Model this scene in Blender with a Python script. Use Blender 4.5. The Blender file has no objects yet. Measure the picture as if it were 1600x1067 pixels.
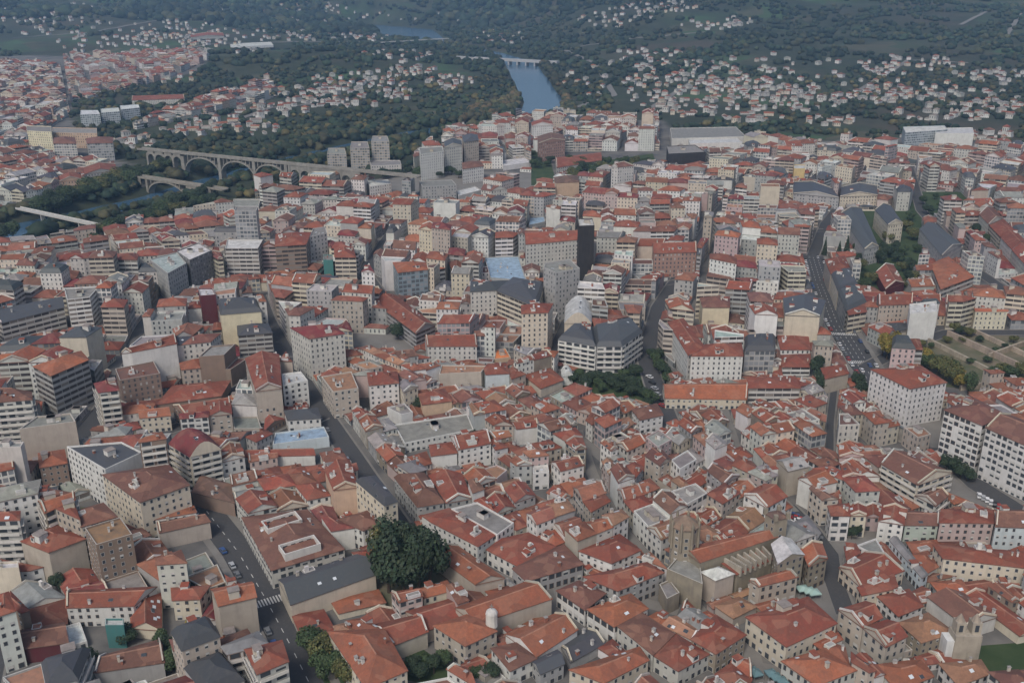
import bpy, math, random
import numpy as np
from mathutils import Vector
random.seed(7); rng = np.random.default_rng(7)
R = random.random
def U(a, b): return a + (b - a) * R()
SC = bpy.context.scene
COL = SC.collection
# ---------------------------------------------------------------- camera geometry
F_PX, CAMH = 1537.0, 200.0
PITCH = math.radians(21.1)
SP, CP = math.sin(PITCH), math.cos(PITCH)
def ray(x, y):
    u = (x - 800) / F_PX; v = (y - 533.5) / F_PX
    return u, CP - v * SP, -SP - v * CP
def gp(x, y, z=0.0):
    a, b, c = ray(x, y); t = (z - CAMH) / c
    return (a * t, b * t)
def hpx(x, y, hp):
    """height of a facade whose foot lies hp photo pixels below its eave at (x, y)"""
    gx, gy = gp(x, y + hp); a, b, c = ray(x, y)
    return CAMH + c * gy / b
def proj(X, Y, Z):
    dz = Z - CAMH; d = Y * CP - dz * SP
    return 800 + F_PX * X / d, 533.5 - F_PX * (Y * SP + dz * CP) / d, d
# ---------------------------------------------------------------- properties
def tag(o, label=None, cat=None, group=None, kind=None):
    if label: o['label'] = label
    if cat: o['category'] = cat
    if group: o['group'] = group
    if kind: o['kind'] = kind
    return o
def empty(name, loc):
    o = bpy.data.objects.new(name, None); COL.objects.link(o); o.location = loc
    o.empty_display_size = .5
    return o
MATS = {}
class MB:
    """collects coloured faces and links them as ONE mesh object"""
    def __init__(s): s.v = []; s.f = []; s.m = []; s.c = []; s.uv = []
    def face(s, pts, mat, col, uv=None):
        n = len(s.v); s.v.extend(pts); s.f.append(tuple(range(n, n + len(pts)))); s.m.append(mat); s.c.append(col)
        s.uv.extend(uv if uv else [(p[0] * .3, p[1] * .3) for p in pts])
    def box(s, x0, y0, z0, x1, y1, z1, mat, col, ax=None):
        """box; ax = (ox, oy, ux, uy) puts it in a rotated frame"""
        def T(x, y, z):
            if ax: return (ax[0] + x * ax[2] - y * ax[3], ax[1] + x * ax[3] + y * ax[2], z)
            return (x, y, z)
        a = [T(x0, y0, z0), T(x1, y0, z0), T(x1, y1, z0), T(x0, y1, z0)]; b = [T(x0, y0, z1), T(x1, y0, z1), T(x1, y1, z1), T(x0, y1, z1)]
        for i in range(4):
            j = (i + 1) % 4; s.face([a[i], a[j], b[j], b[i]], mat, col)
        s.face(b, mat, col); s.face(a[::-1], mat, col)
    def tube(s, p, q, r0, r1, mat, col, n=7):
        p, q = Vector(p), Vector(q); d = (q - p).normalized(); e = d.orthogonal().normalized(); g = d.cross(e)
        P = [[tuple(c + (e * math.cos(2 * math.pi * k / n) + g * math.sin(2 * math.pi * k / n)) * r) for k in range(n)] for c, r in ((p, r0), (q, r1))]
        for k in range(n):
            j = (k + 1) % n; s.face([P[0][k], P[0][j], P[1][j], P[1][k]], mat, col)
        s.face(P[1], mat, col)
    def mesh(s, name):
        me = bpy.data.meshes.new(name); me.from_pydata(s.v, [], s.f)
        names = []
        idx = []
        for m in s.m:
            if m not in names: names.append(m)
            idx.append(names.index(m))
        for m in names: me.materials.append(MATS[m])
        me.polygons.foreach_set('material_index', idx)
        a = me.color_attributes.new('Col', 'FLOAT_COLOR', 'CORNER')
        cl = np.array([c for f, c in zip(s.f, s.c) for _ in f], dtype=np.float32)
        cl = np.concatenate([cl[:, :3], np.ones((len(cl), 1), np.float32)], 1)
        a.data.foreach_set('color', cl.ravel())
        l = me.uv_layers.new(name='UVMap'); l.data.foreach_set('uv', np.array(s.uv, dtype=np.float32).ravel())
        me.update(); return me
    def build(s, name, parent=None, loc=(0, 0, 0)):
        o = bpy.data.objects.new(name, s.mesh(name)); COL.objects.link(o); o.location = loc
        if parent: o.parent = parent
        return o
# ---------------------------------------------------------------- materials
class NT:
    def __init__(s, name):
        s.m = bpy.data.materials.new(name); s.m.use_nodes = True; s.t = s.m.node_tree
        s.b = s.t.nodes['Principled BSDF']; MATS[name] = s.m
        s.b.inputs['Specular IOR Level'].default_value = .25
    def n(s, typ, **kw):
        x = s.t.nodes.new(typ)
        for k, v in kw.items():
            if k in x.inputs: x.inputs[k].default_value = v
            else: setattr(x, k, v)
        return x
    def L(s, a, b): s.t.links.new(a, b)
    def math(s, op, a, b=None, c=None):
        x = s.n('ShaderNodeMath', operation=op)
        for i, q in enumerate((a, b, c)):
            if q is None: continue
            if hasattr(q, 'is_linked'): s.L(q, x.inputs[i])
            else: x.inputs[i].default_value = q
        return x.outputs[0]
    def mix(s, fac, a, b, blend='MIX'):
        x = s.n('ShaderNodeMix', data_type='RGBA', blend_type=blend)
        for i, q in ((0, fac), (6, a), (7, b)):
            if hasattr(q, 'is_linked'): s.L(q, x.inputs[i])
            else: x.inputs[i].default_value = q if i == 0 else (*q, 1)
        return x.outputs[2]
    def noise(s, scale, detail=4, vec=None, rough=.6):
        x = s.n('ShaderNodeTexNoise', Scale=scale, Detail=detail, Roughness=rough)
        if vec is not None: s.L(vec, x.inputs['Vector'])
        return x.outputs['Fac']
    def pos(s): return s.n('ShaderNodeNewGeometry').outputs['Position']
    def ramp(s, fac, a, b):
        x = s.n('ShaderNodeMapRange'); x.inputs['From Min'].default_value = a; x.inputs['From Max'].default_value = b
        s.L(fac, x.inputs['Value']); return x.outputs['Result']
    def col(s): return s.n('ShaderNodeVertexColor', layer_name='Col').outputs['Color']
    def done(s, c, rough=.8):
        s.L(c, s.b.inputs['Base Color']) if hasattr(c, 'is_linked') else setattr(s.b.inputs['Base Color'], 'default_value', (*c, 1))
        if hasattr(rough, 'is_linked'): s.L(rough, s.b.inputs['Roughness'])
        else: s.b.inputs['Roughness'].default_value = rough
def weathered(t, c, k=.35, s1=.25, s2=2.0):
    p = t.pos()
    a = t.ramp(t.noise(s1, 5, p), .3, .7); b = t.ramp(t.noise(s2, 4, p), .25, .75)
    c = t.mix(t.math('MULTIPLY', t.math('SUBTRACT', 1.0, a), k), c, (.08, .075, .07))
    mp = t.n('ShaderNodeVectorMath', operation='MULTIPLY'); t.L(p, mp.inputs[0]); mp.inputs[1].default_value = (1, 1, .1)
    st = t.ramp(t.noise(.9, 4, mp.outputs[0]), .5, .75); c = t.mix(t.math('MULTIPLY', st, k * .9), c, (.12, .11, .1))
    return t.mix(t.math('MULTIPLY', b, k * .5), c, (.5, .47, .42), 'OVERLAY')
def make_mats():
    t = NT('wall'); t.done(weathered(t, t.col(), .22), .85)
    for st in ('windowed', 'banded', 'gallery'):
        t = NT('wall_' + st)
        uv = t.n('ShaderNodeTexCoord').outputs['UV']; sep = t.n('ShaderNodeSeparateXYZ'); t.L(uv, sep.inputs[0])
        fu = t.math('FRACT', sep.outputs[0]); fv = t.math('FRACT', sep.outputs[1])
        cu = t.math('FLOOR', sep.outputs[0]); cv = t.math('FLOOR', sep.outputs[1])
        cmb = t.n('ShaderNodeCombineXYZ'); t.L(cu, cmb.inputs[0]); t.L(cv, cmb.inputs[1])
        oi = t.n('ShaderNodeObjectInfo').outputs['Random']; t.L(oi, cmb.inputs[2])
        wn = t.n('ShaderNodeTexWhiteNoise', noise_dimensions='3D'); t.L(cmb.outputs[0], wn.inputs['Vector']); rnd = wn.outputs['Value']
        wu, v0, v1 = {'windowed': (.17, .24, .74), 'banded': (.47, .38, .88), 'gallery': (.4, .2, .86)}[st]
        inu = t.math('LESS_THAN', t.math('ABSOLUTE', t.math('SUBTRACT', fu, .5)), wu)
        inv = t.math('MULTIPLY', t.math('GREATER_THAN', fv, v0), t.math('LESS_THAN', fv, v1))
        w = t.math('MULTIPLY', inu, inv)
        wall = weathered(t, t.col(), .22)
        # slab edge lines and window surrounds
        edge = t.math('LESS_THAN', fv, .07); wall = t.mix(t.math('MULTIPLY', edge, .3), wall, (.3, .29, .27))
        shut = t.math('GREATER_THAN', rnd, .78)
        g = t.mix(shut, t.mix(t.ramp(rnd, 0, .78), (.045, .05, .06), (.12, .12, .125)), (.34, .33, .31))
        if st == 'gallery': g = t.mix(t.math('GREATER_THAN', rnd, .5), (.1, .11, .12), (.24, .25, .26))
        if st == 'banded': g = t.mix(t.math('GREATER_THAN', rnd, .7), (.06, .055, .055), (.2, .18, .16))
        t.done(t.mix(w, wall, g), t.math('SUBTRACT', .85, t.math('MULTIPLY', w, .5)))
    t = NT('tile')
    p = t.pos(); c = t.col()
    big = t.ramp(t.noise(.12, 4, p), .35, .7); fine = t.ramp(t.noise(1.6, 5, p, .7), .25, .8)
    c = t.mix(t.math('MULTIPLY', big, .38), c, (.13, .075, .055))
    c = t.mix(t.math('MULTIPLY', fine, .55), c, (.42, .36, .3), 'OVERLAY')
    moss = t.ramp(t.noise(.45, 5, p), .6, .75); c = t.mix(t.math('MULTIPLY', moss, .35), c, (.14, .12, .09))
    sp = t.ramp(t.noise(.9, 6, p, .75), .38, .62); c = t.mix(t.math('MULTIPLY', t.math('SUBTRACT', 1.0, sp), .36), c, (.075, .05, .042)); sp2 = t.ramp(t.noise(.55, 5, p, .8), .55, .75); c = t.mix(t.math('MULTIPLY', sp2, .2), c, (.46, .22, .13))
    vt = t.n('ShaderNodeTexVoronoi', Scale=.3, Randomness=1.0); t.L(p, vt.inputs['Vector']); vs_ = t.n('ShaderNodeSeparateColor'); t.L(vt.outputs['Color'], vs_.inputs[0])
    c = t.mix(t.math('MULTIPLY', t.ramp(vs_.outputs[0],   .5, .8), .26), c, (.13, .075, .058)); c = t.mix(t.math('MULTIPLY', t.ramp(vs_.outputs[1], .65, .9), .2), c, (.4, .22, .15))
    t.done(c, .8)
    bp = t.n('ShaderNodeBump', Strength=.6, Distance=.15); t.L(t.noise(3.5, 3, p), bp.inputs['Height']); t.L(bp.outputs[0], t.b.inputs['Normal'])
    t = NT('flat'); t.done(weathered(t, t.col(), .5, .3, 1.2), .85)
    t = NT('slate'); t.done(weathered(t, t.col(), .3, .4, 2.5), .5)
    t = NT('paint'); t.done(t.col(), .5)
    t = NT('glass'); t.done((.055, .062, .07), .15)
    t = NT('stone'); t.done(weathered(t, t.col(), .5, .2, 1.5), .9)
    t = NT('leaf')
    c = t.col(); v = t.ramp(t.noise(.35, 3, t.pos()), .3, .7)
    t.done(t.mix(t.math('MULTIPLY', v, .35), c, (.02, .03, .015)), .75)
    t = NT('bark'); t.done((.07, .05, .035), .9)
    t = NT('water'); t.done((.045, .095, .15), .2)
    bp = t.n('ShaderNodeBump', Strength=.25, Distance=.5); t.L(t.noise(.15, 4, t.pos()), bp.inputs['Height']); t.L(bp.outputs[0], t.b.inputs['Normal'])
    t = NT('asphalt'); t.done(weathered(t, (.055, .057, .062), .35, .08, .6), .85)
    t = NT('paving'); t.done(weathered(t, (.2, .19, .175), .4, .1, .8), .85)
    t = NT('marking'); t.done(weathered(t, (.6, .6, .58), .4, .5, 2), .7)
    t = NT('lawn'); p = t.pos(); t.done(t.mix(t.ramp(t.noise(.08, 5, p), .3, .7), (.025, .048, .018), (.055, .075, .032)), .9)
    t = NT('earth'); p = t.pos(); t.done(t.mix(t.ramp(t.noise(.06, 6, p), .35, .65), (.17, .14, .1), (.07, .085, .045)), .95)
    # the ground sheet: town ground, fields and scrub by a per-vertex zone
    t = NT('ground'); p = t.pos()
    zone = t.n('ShaderNodeSeparateColor'); t.L(t.col(), zone.inputs[0])
    town = t.mix(t.ramp(t.noise(.05, 5, p), .35, .65), (.075, .075, .078), (.16, .15, .135))
    vo = t.n('ShaderNodeTexVoronoi', Scale=.011, Randomness=1.0); t.L(p, vo.inputs['Vector'])
    sx = t.n('ShaderNodeSeparateColor'); t.L(vo.outputs['Color'], sx.inputs[0])
    field = t.mix(t.ramp(sx.outputs[0], .2, .9), (.034, .058, .026), (.085, .08, .05))
    field = t.mix(t.math('GREATER_THAN', sx.outputs[1], .72), field, (.045, .088, .034))
    n1 = t.ramp(t.noise(.004, 8, p, .65), .36, .5)
    scrub = t.mix(t.ramp(t.noise(.03, 6, p, .7), .3, .7), (.018, .027, .016), (.045, .05, .028))
    scrub = t.mix(t.ramp(t.noise(.0025, 5, p), .52, .7), scrub, (.075, .058, .042))
    wild = t.mix(n1, field, scrub)
    c = t.mix(zone.outputs[0], wild, town)
    t.done(c, .95)
# ---------------------------------------------------------------- planar helpers
def area(P): return .5 * sum(P[i][0] * P[(i + 1) % len(P)][1] - P[(i + 1) % len(P)][0] * P[i][1] for i in range(len(P)))
def ccw(P): return list(P) if area(P) > 0 else list(P)[::-1]
def cen(P): return (sum(p[0] for p in P) / len(P), sum(p[1] for p in P) / len(P))
def hull(P):
    P = sorted(set((round(p[0], 4), round(p[1], 4)) for p in P))
    def half(Q):
        o = []
        for p in Q:
            while len(o) > 1 and (o[-1][0] - o[-2][0]) * (p[1] - o[-2][1]) - (o[-1][1] - o[-2][1]) * (p[0] - o[-2][0]) <= 1e-9: o.pop()
            o.append(p)
        return o[:-1]
    return half(P) + half(P[::-1])
def clip(P, a, b, keep=1, off=0.0):
    """part of convex P on one side of line a-b (keep = 1: outside, to the right of a ccw edge; -1: inside)"""
    dx, dy = b[0] - a[0], b[1] - a[1]; L = math.hypot(dx, dy) or 1
    D = [keep * ((p[0] - a[0]) * dy - (p[1] - a[1]) * dx) / L - off for p in P]
    o = []
    for i in range(len(P)):
        j = (i + 1) % len(P); p, q, d, e = P[i], P[j], D[i], D[j]
        if d >= 0: o.append(p)
        if (d >= 0) != (e >= 0):
            t = d / (d - e); o.append((p[0] + (q[0] - p[0]) * t, p[1] + (q[1] - p[1]) * t))
    r = []
    for p in o:
        if not r or math.hypot(p[0] - r[-1][0], p[1] - r[-1][1]) > .35: r.append(p)
    if len(r) > 2 and math.hypot(r[0][0] - r[-1][0], r[0][1] - r[-1][1]) < .35: r.pop()
    return r if len(r) > 2 else []
def bbox(P): return min(p[0] for p in P), min(p[1] for p in P), max(p[0] for p in P), max(p[1] for p in P)
class Obst:
    def __init__(s): s.q = []; s.g = {}
    def cells(s, b):
        for i in range(int(b[0] // 40), int(b[2] // 40) + 1):
            for j in range(int(b[1] // 40), int(b[3] // 40) + 1): yield i, j
    def add(s, Q):
        Q = ccw(hull(Q)); k = len(s.q); s.q.append((Q, bbox(Q)))
        for c in s.cells(s.q[-1][1]): s.g.setdefault(c, []).append(k)
    def cut(s, P, gap=.15):
        b = bbox(P); ks = sorted({k for c in s.cells(b) for k in s.g.get(c, ())})
        for k in ks:
            Q, qb = s.q[k]; b = bbox(P)
            if qb[0] > b[2] or qb[2] < b[0] or qb[1] > b[3] or qb[3] < b[1]: continue
            best, ba = None, -1; sep = False
            for i in range(len(Q)):
                c = clip(P, Q[i], Q[(i + 1) % len(Q)], 1, gap)
                A = abs(area(c)) if c else 0
                if A > ba: best, ba = c, A
            if ba < 12: return []
            P = best
        return P
def inset(P, d):
    """inset of a convex ccw polygon"""
    Q = list(P)
    for i in range(len(P)):
        Q = clip(Q, P[i], P[(i + 1) % len(P)], -1, d)
        if not Q: return []
    return Q
def inside(P, x, y):
    return all((P[(i + 1) % len(P)][0] - P[i][0]) * (y - P[i][1]) - (P[(i + 1) % len(P)][1] - P[i][1]) * (x - P[i][0]) >= 0 for i in range(len(P)))
make_mats()
WC = dict(w=(.64,.63,.60), o=(.52,.51,.47), c=(.57,.51,.41), b=(.43,.38,.32), g=(.36,.36,.35), s=(.27,.235,.18), y=(.62,.56,.40), k=(.03,.028,.03), p=(.47,.37,.35),
          r=(.10,.022,.028), n=(.25,.185,.145), u=(.2,.27,.31), t=(.06,.19,.18), a=(.5,.56,.58), e=(.52,.38,.27), q=(.34,.21,.17), l=(.42,.47,.42), d=(.2,.2,.2), z=(.62,.46,.22))
WNAME = dict(w='white', o='off-white', c='cream', b='beige', g='grey', s='stone', y='yellow', p='pinkish', n='brown', e='peach', a='pale blue', q='brick', l='pale green', d='dark grey')
RC = dict(r=(.26,.073,.048), o=(.35,.12,.066), b=(.175,.085,.068), s=(.068,.073,.082), g=(.27,.265,.25), w=(.62,.62,.60), m=(.21,.035,.045), l=(.30,.41,.55), e=(.36,.2,.12), n=(.15,.1,.085), t=(.42,.5,.47), z=(.68,.22,.07), q=(.26,.22,.17))
RNAME = dict(r='red', o='orange', b='brown', s='slate', g='grey', w='white', m='maroon', l='light blue', e='tan', n='dark brown', t='pale green', z='bright orange', q='stone')
def jit(c, k=.1):
    f = 1 + U(-k, k); return tuple(max(0, min(.8, x * f * (1 + U(-k, k) * .3))) for x in c)
def tiles(k, wide=.5):
    c = RC[k]
    if k in 'rob': c = lerp(c, RC[random.choice('roobmen')], U(0, wide))
    return jit(c, .22)
def lerp(a, b, t): return tuple(a[i] + (b[i] - a[i]) * t for i in range(len(a)))
def outset(P, d):
    c = cen(P); return [(p[0] + (p[0] - c[0]) / (math.hypot(p[0] - c[0], p[1] - c[1]) or 1) * d, p[1] + (p[1] - c[1]) / (math.hypot(p[0] - c[0], p[1] - c[1]) or 1) * d) for p in P]
def elen(P, i): j = (i + 1) % len(P); return math.hypot(P[j][0] - P[i][0], P[j][1] - P[i][1])
def facing(P, i):
    a, b = P[i], P[(i + 1) % len(P)]; nx, ny = b[1] - a[1], a[0] - b[0]
    return nx * -(a[0] + b[0]) / 2 + ny * -(a[1] + b[1]) / 2 > 0
FH = 2.75
def shell(W, T, P, z0, h, floors, style, wcol, roof, rcol, plain_front=False):
    """walls into W and a roof into T; the roof's sloping faces are returned"""
    n = len(P); kind, z1 = roof[0], z0 + h
    mat = {'W': 'wall_windowed', 'B': 'wall_banded', 'G': 'wall_gallery', 'P': 'wall', 'S': 'stone'}[style]
    for i in range(n):
        j = (i + 1) % n; L = elen(P, i); nc = max(1, round(L / (2.6 if style != 'B' else 4.2)))
        m = mat
        if style in 'WBG' and (L < 2.2 or (plain_front and facing(P, i))): m = 'wall'
        W.face([(*P[i], z0), (*P[j], z0), (*P[j], z1), (*P[i], z1)], m, wcol, [(0, 0), (nc, 0), (nc, floors), (0, floors)])
    rm = 'slate' if roof[1] == 's' else 'tile'; out = []
    if kind == 'f' or kind == 'x' and n < 3:
        Q = inset(P, .35)
        if len(Q) == n and n:
            k0 = min(range(n), key=lambda k: math.hypot(Q[k][0] - P[0][0], Q[k][1] - P[0][1])); Q = Q[k0:] + Q[:k0]
            for i in range(n):
                j = (i + 1) % n
                W.face([(*P[i], z1), (*P[j], z1), (*Q[j], z1), (*Q[i], z1)], 'wall', lerp(wcol, (.55, .54, .5), .5))
                W.face([(*Q[i], z1), (*Q[j], z1), (*Q[j], z1 - .7), (*Q[i], z1 - .7)][::-1], 'wall', wcol)
            f = [(*q, z1 - .68) for q in Q]
        else: f = [(*q, z1) for q in P]
        T.face(f, 'slate' if roof[1] == 's' else 'flat', rcol); return [f]
    E = outset(P, .45); c = cen(P)
    if kind == 'm':                       # mansard: steep skirt, then a low hip
        I = inset(P, 1.3)
        if len(I) == n:
            k0 = min(range(n), key=lambda k: math.hypot(I[k][0] - P[0][0], I[k][1] - P[0][1])); I = I[k0:] + I[:k0]
            zs = z1 + 2.4
            for i in range(n):
                j = (i + 1) % n; T.face([(*E[i], z1), (*E[j], z1), (*I[j], zs), (*I[i], zs)], rm, rcol); out.append(T.v[-4:])
            E, z1, P = I, zs, I
        kind = 'h'
    if kind == 'v':                       # barrel vault along the longer side
        if n == 4:
            q = E if elen(P, 0) + elen(P, 2) >= elen(P, 1) + elen(P, 3) else E[1:] + E[:1]
            w = math.hypot(q[1][0] - q[2][0], q[1][1] - q[2][1]); K = 8
            A = [(*lerp(q[0], q[3], k / K), z1 + .42 * w * math.sin(math.pi * k / K)) for k in range(K + 1)]
            B = [(*lerp(q[1], q[2], k / K), z1 + .42 * w * math.sin(math.pi * k / K)) for k in range(K + 1)]
            for k in range(K): T.face([A[k], B[k], B[k + 1], A[k + 1]], rm if roof[1] != 'w' else 'flat', rcol)
            W.face(A, 'wall', wcol); W.face(B[::-1], 'wall', wcol); return [[A[3], B[3], B[4], A[4]]]
        kind = 'h'
    for i in range(n):
        j = (i + 1) % n; T.face([(*E[i], z1 - .3), (*E[j], z1 - .3), (*E[j], z1), (*E[i], z1)], rm, lerp(rcol, (.2, .18, .16), .4))
    tm = rm if roof[1] not in 'gwt' else 'flat'
    if n == 4 and kind in 'hgs':
        q, b = (E, P) if elen(P, 0) + elen(P, 2) >= elen(P, 1) + elen(P, 3) else (E[1:] + E[:1], P[1:] + P[:1])
        if kind == 's':
            w = math.hypot(q[1][0] - q[2][0], q[1][1] - q[2][1]); r = min(2.2, .22 * w)
            f = [(*q[0], z1), (*q[1], z1), (*q[2], z1 + r), (*q[3], z1 + r)]; T.face(f, tm, rcol)
            W.face([(*b[2], z1), (*b[3], z1), (*b[3], z1 + r * .95), (*b[2], z1 + r * .95)], 'wall', wcol)
            W.face([(*b[1], z1), (*b[2], z1), (*b[2], z1 + r * .95)], 'wall', wcol); W.face([(*b[3], z1), (*b[0], z1), (*b[3], z1 + r * .95)], 'wall', wcol)
            return [f]
        a0, a1 = lerp(q[3], q[0], .5), lerp(q[1], q[2], .5); L = math.hypot(a0[0] - a1[0], a0[1] - a1[1]) or 1
        w = .5 * (math.hypot(q[1][0] - q[2][0], q[1][1] - q[2][1]) + math.hypot(q[0][0] - q[3][0], q[0][1] - q[3][1]))
        r = min(3.4, .21 * w); k = 0 if kind == 'g' else min(.48, .5 * w / L)
        r0, r1 = (*lerp(a0, a1, k), z1 + r), (*lerp(a1, a0, k), z1 + r)
        if rm == 'tile' and tm == 'tile':     # ridge tiles
            rx, ry = -(a1[1] - a0[1]) / L * .32, (a1[0] - a0[0]) / L * .32; rt = lerp(rcol, (.5, .3, .22), .45); t0, t1 = (*r0[:2], r0[2] + .16), (*r1[:2], r1[2] + .16)
            T.face([(r0[0] - rx, r0[1] - ry, r0[2] - .1), (r1[0] - rx, r1[1] - ry, r1[2] - .1), t1, t0], 'tile', rt); T.face([t0, t1, (r1[0] + rx, r1[1] + ry, r1[2] - .1), (r0[0] + rx, r0[1] + ry, r0[2] - .1)], 'tile', rt)
        e = [(*p, z1) for p in q]
        for f in ([e[0], e[1], r1, r0], [e[2], e[3], r0, r1]): T.face(f, tm, jit(rcol, .1)); out.append(f)
        if k:
            for f in ([e[1], e[2], r1], [e[3], e[0], r0]): T.face(f, tm, jit(rcol, .05))
        else:
            W.face([(*b[1], z1), (*b[2], z1), (*lerp(b[1], b[2], .5), z1 + r * .97)], 'wall', wcol)
            W.face([(*b[3], z1), (*b[0], z1), (*lerp(b[3], b[0], .5), z1 + r * .97)], 'wall', wcol)
            for A_, B_ in ((b[1], b[2]), (b[3], b[0])):   # a pale fire wall standing above the tiles
                if R() < .55:
                    fw = jit(random.choice([(.6, .58, .53), (.56, .5, .4), (.42, .39, .34)]), .1); C_ = lerp(A_, B_, .5); dx, dy = B_[0] - A_[0], B_[1] - A_[1]; l = math.hypot(dx, dy) or 1; nx, ny = -dy / l * .45, dx / l * .45
                    t3 = [(*A_, z1), (*C_, z1 + r), (*B_, z1)]
                    for s0, s1 in zip(t3, t3[1:]):
                        a1, b1 = (s0[0], s0[1], s0[2] + .75), (s1[0], s1[1], s1[2] + .75); i_ = lambda p: (p[0] + nx, p[1] + ny, p[2])
                        W.face([s0, s1, b1, a1], 'wall', fw); W.face([i_(s1), i_(s0), i_(a1), i_(b1)], 'wall', fw); W.face([a1, b1, i_(b1), i_(a1)], 'wall', fw)
        return out
    dmin = min(abs((P[(i + 1) % n][0] - P[i][0]) * (c[1] - P[i][1]) - (P[(i + 1) % n][1] - P[i][1]) * (c[0] - P[i][0])) / (elen(P, i) or 1) for i in range(n))
    r = min(3.6, dmin * .42) if kind != 'x' else dmin * .8
    for i in range(n):
        j = (i + 1) % n; f = [(*E[i], z1), (*E[j], z1), (*c, z1 + r)]; T.face(f, tm, jit(rcol, .04)); out.append(f)
    return out
def on_face(f, a=None, b=None):
    """a point on a sloping face with the horizontal direction along its eave"""
    a = U(.2, .8) if a is None else a; b = U(.2, .65) if b is None else b
    if len(f) == 4: p = lerp(lerp(f[0], f[1], a), lerp(f[3], f[2], a), b)
    elif len(f) == 3: p = lerp(lerp(f[0], f[1], a), f[2], b)
    else: p = lerp(f[0], f[len(f) // 2], a)
    dx, dy = f[1][0] - f[0][0], f[1][1] - f[0][1]; L = math.hypot(dx, dy) or 1
    return p, (dx / L, dy / L)
WHT = (.58, .565, .53)
def chimney(m, f):
    p, d = on_face(f); s = U(.3, .55); ax = (p[0], p[1], *d); c = random.choice([WHT, WHT, (.5, .45, .38), (.3, .12, .08)])
    z = p[2] + U(.9, 1.7); m.box(-s, -s * .8, p[2] - .6, s, s * .8, z, 'wall', c, ax); m.box(-s - .12, -s * .8 - .12, z + .003, s + .12, s * .8 + .12, z + .18, 'wall', (.3, .28, .26), ax)
def dormer(m, f, col=WHT, tile=(.3, .08, .05), w=None):
    p, d = on_face(f); ax = (p[0], p[1], *d); w = w or U(.8, 1.3); k = U(1.1, 1.6)
    m.box(-w, -1.1, p[2] - .8, w, 1.5, p[2] + k, 'wall', col, ax); m.box(-w - .15, -1.25, p[2] + k + .004, w + .15, 1.5, p[2] + k + .2, 'tile', tile, ax)
    m.box(-w * .6, -1.13, p[2] + .15, w * .6, -1.104, p[2] + k - .3, 'glass', (0, 0, 0), ax)
def skylight(m, f):
    p, d = on_face(f); v = Vector(f[2 if len(f) > 2 else 1]) - Vector(f[1]); e = Vector((*d, 0)); nrm = e.cross(v).normalized(); 
    if nrm.z < 0: nrm = -nrm
    s = nrm.cross(e); P = Vector(p); a, b = U(.5, .8), U(.45, .6)
    q = [P + e * (x * a) + s * (y * b) for x, y in ((-1, -1), (1, -1), (1, 1), (-1, 1))]
    lo = [tuple(k + nrm * .02) for k in q]; hi = [tuple(k + nrm * .16) for k in q]
    for i in range(4): j = (i + 1) % 4; m.face([lo[i], lo[j], hi[j], hi[i]], 'paint', (.3, .3, .3))
    m.face(hi, 'paint' if R() < .6 else 'glass', (.55, .58, .6))
def terrace(m, f):
    p, d = on_face(f, U(.3, .7), .35); ax = (p[0], p[1], *d); w, g = U(1.0, 2.2), U(.9, 1.5)
    m.box(-w, -g, p[2] - 1, w, g, p[2] + .75, 'wall', jit(WHT, .08), ax); m.box(-w + .25, -g + .25, p[2] + .754, w - .25, g - .25, p[2] + .77, 'flat', random.choice([(.3, .28, .26), (.32, .14, .1), (.4, .39, .37)]), ax)
    if R() < .6: m.box(w * .1, g * .1, p[2] + .775, w - .3, g - .3, p[2] + 2.6, 'wall', jit(WHT, .08), ax)
def hut(m, f):
    p, d = on_face(f, U(.3, .7), .5); ax = (p[0], p[1], *d); w, g = U(1.1, 2), U(1, 1.7)
    m.box(-w, -g, p[2] - 1, w, g, p[2] + 2.1, 'wall', jit(random.choice([WHT, (.5, .45, .37)]), .08), ax); m.box(-w - .2, -g - .2, p[2] + 2.104, w + .2, g + .2, p[2] + 2.3, 'flat', (.3, .26, .24), ax)
EXTRA = dict(c=('chimney', chimney), d=('dormer', dormer), k=('skylight', skylight), t=('roof_terrace', terrace), h=('stair_hut', hut))
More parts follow.
